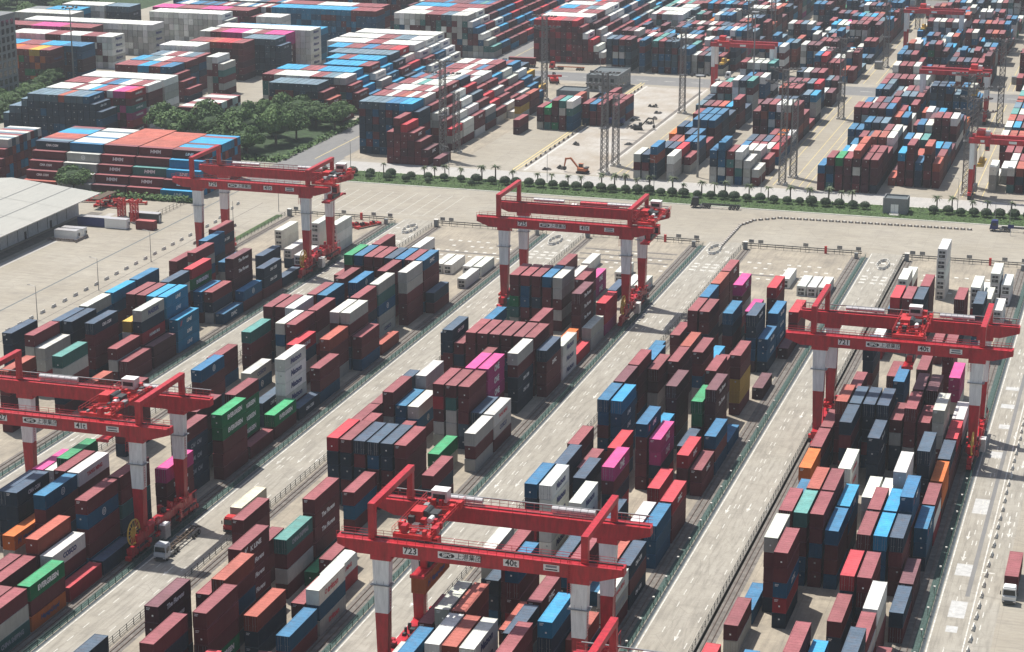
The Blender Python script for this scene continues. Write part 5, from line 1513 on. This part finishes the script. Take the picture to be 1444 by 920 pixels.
# excavator
def excavator(x, y, rz, label, body='rust_panel', s=1.0):
    t = empty('excavator', (x, y, 0), rz, label=label, cat='excavator', group='diggers on the work site'); t.scale = (s, s, s)
    for q in (-1.1, 1.1):
        m = MB(); m.prism([(-2.0, .2), (-1.6, 0), (1.6, 0), (2.0, .2), (2.0, .7), (1.6, .9), (-1.6, .9), (-2.0, .7)], q - .3, q + .3, 'tyre'); m.obj('track', t)
    H = MB().box(-1.6, 1.6, -1.3, 1.3, 1.0, 1.9, body).box(-1.9, -.8, -1.2, 1.2, 1.9, 2.3, 'dark_steel').obj('upper_body', t)
    MB().box(.3, 1.7, -1.3, -.3, 1.9, 3.1, 'glass').box(.25, 1.75, -1.35, -.25, 3.1, 3.2, body).obj('cab', H)
    MB().prism([(1.2, 1.6), (1.6, 1.4), (4.6, 4.6), (6.4, 4.3), (6.4, 4.8), (4.5, 5.2), (4.1, 4.9)], -.25, .25, body).obj('boom', H)
    MB().prism([(6.0, 4.9), (6.6, 4.9), (7.1, 1.8), (6.8, 1.7)], -.18, .18, body).obj('dipper_arm', H)
    MB().prism([(6.4, 1.8), (7.3, 1.8), (7.2, .7), (6.6, .5), (6.2, 1.0)], -.5, .5, 'dark_steel').obj('bucket', H)
excavator(-189.5, 694.5, R(172), 'orange excavator with raised boom on the work site by the hedge'); excavator(-190.5, 777, R(20), 'dark digger on the bare work site', 'dark_steel', .9)
def debris(x, y, s, label):
    t = MB(); r5 = random.Random(int(x * 7 + y))
    for i in range(9): a, b, h = r5.uniform(-s, s), r5.uniform(-s, s), r5.uniform(.2, 1.1); t.frus((a, b, 0), (r5.uniform(.4, 1), r5.uniform(.4, .9)), (a, b, h), (.2, .2), r5.choice(['tyre', 'railbed', 'dark_steel']))
    t.obj('debris_heap', None, (x, y, 0), label=label, cat='debris', group='heaps on the work site')
for i, (x, y, s) in enumerate([(-196, 795, 1.6), (-190, 800, 1.2), (-194, 780, 2.0), (-205, 742, 1.2), (-189.5, 790, 1.2), (-199, 700, 1.3), (-203, 697, 1), (-187, 748, .8), (-196, 826, 1.6), (-191, 812, 1.0)]): debris(x, y, s, '%s dark heap of rubble from the first on the bare work site' % ordn(i))
# blue dumper
t = empty('dump_truck', (-203.5, 783, 0), R(-90), label='small blue dump truck parked on the bare work site', cat='truck')
MB().box(-1.2, 1.2, 0, 1.8, .8, 2.7, 'blue_print').box(-1.1, 1.1, -.03, -.01, 1.6, 2.4, 'glass').obj('cab', t); MB().box(-1.25, 1.25, 2, 6.2, 1.2, 2.6, 'blue_print').obj('tipper', t)
for y_ in (1, 4, 5.2):
    for s in (-1, 1): wheel(t, s, y_)
# reach stacker by the red stack
t = empty('reach_stacker', (-250.5, 870, 0), R(200), label='red and black reach stacker near the lattice tower by the red stack', cat='reach stacker')
MB().box(-1.7, 1.7, -3.4, 3.4, 1.0, 2.2, 'bright_red').obj('body', t); MB().box(-.7, .7, -1.5, .3, 2.2, 4.0, 'glass').obj('cab', t)
MB().prism([(-.35, 0), (.35, 0), (.35, .7), (-.35, .7)], -3, 5, 'ink').obj('boom', t).location = (0, 0, 3.2); MB().box(-3, 3, 4.8, 5.4, 3.2, 4.0, 'bright_red').obj('spreader', t)
for y_ in (-2.4, 2.4):
    for s in (-1.7, 1.7): wheel(t, s, y_, .85, .6)
# road sign at the right edge
t = empty('road_sign', (-37.5, 662, 0), label='blue road sign on two pale posts at the right edge', cat='sign')
MB().box(-.1, .1, -.1, .1, 0, 7.5, 'wall_white').obj('post', t); MB().box(-.3, 3.2, -.2, -.1, 5.6, 7.6, 'blue_print').obj('panel', t)
MB().tube((0, 0, 0), (0, 0, 2.0), .08, 5, 'wall_white').box(-.9, .9, -.1, .0, 2.2, 3.4, 'blue_print').obj('road_sign', None, (-41.5, 646, 0), label='small blue sign board by the right edge below the road sign', cat='sign')
# people on the work site
# ================================================================== HAZE
mh = bpy.data.materials.new('haze'); mh.use_nodes = True; n = mh.node_tree; n.nodes.clear()
pv = n.nodes.new('ShaderNodeVolumePrincipled'); pv.inputs['Color'].default_value = (.90, .96, 1.0, 1); pv.inputs['Density'].default_value = HAZE; pv.inputs['Anisotropy'].default_value = .2
ou = n.nodes.new('ShaderNodeOutputMaterial'); n.links.new(pv.outputs[0], ou.inputs['Volume']); M['haze'] = mh
if HAZE > 0: MB().box(-1400, 700, -380, 1900, -1.5, 175, 'haze').obj('haze', kind='stuff')
SC.cycles.volume_bounces = 0; SC.cycles.max_bounces = 5; SC.cycles.diffuse_bounces = 3
print('objects', len(bpy.data.objects))
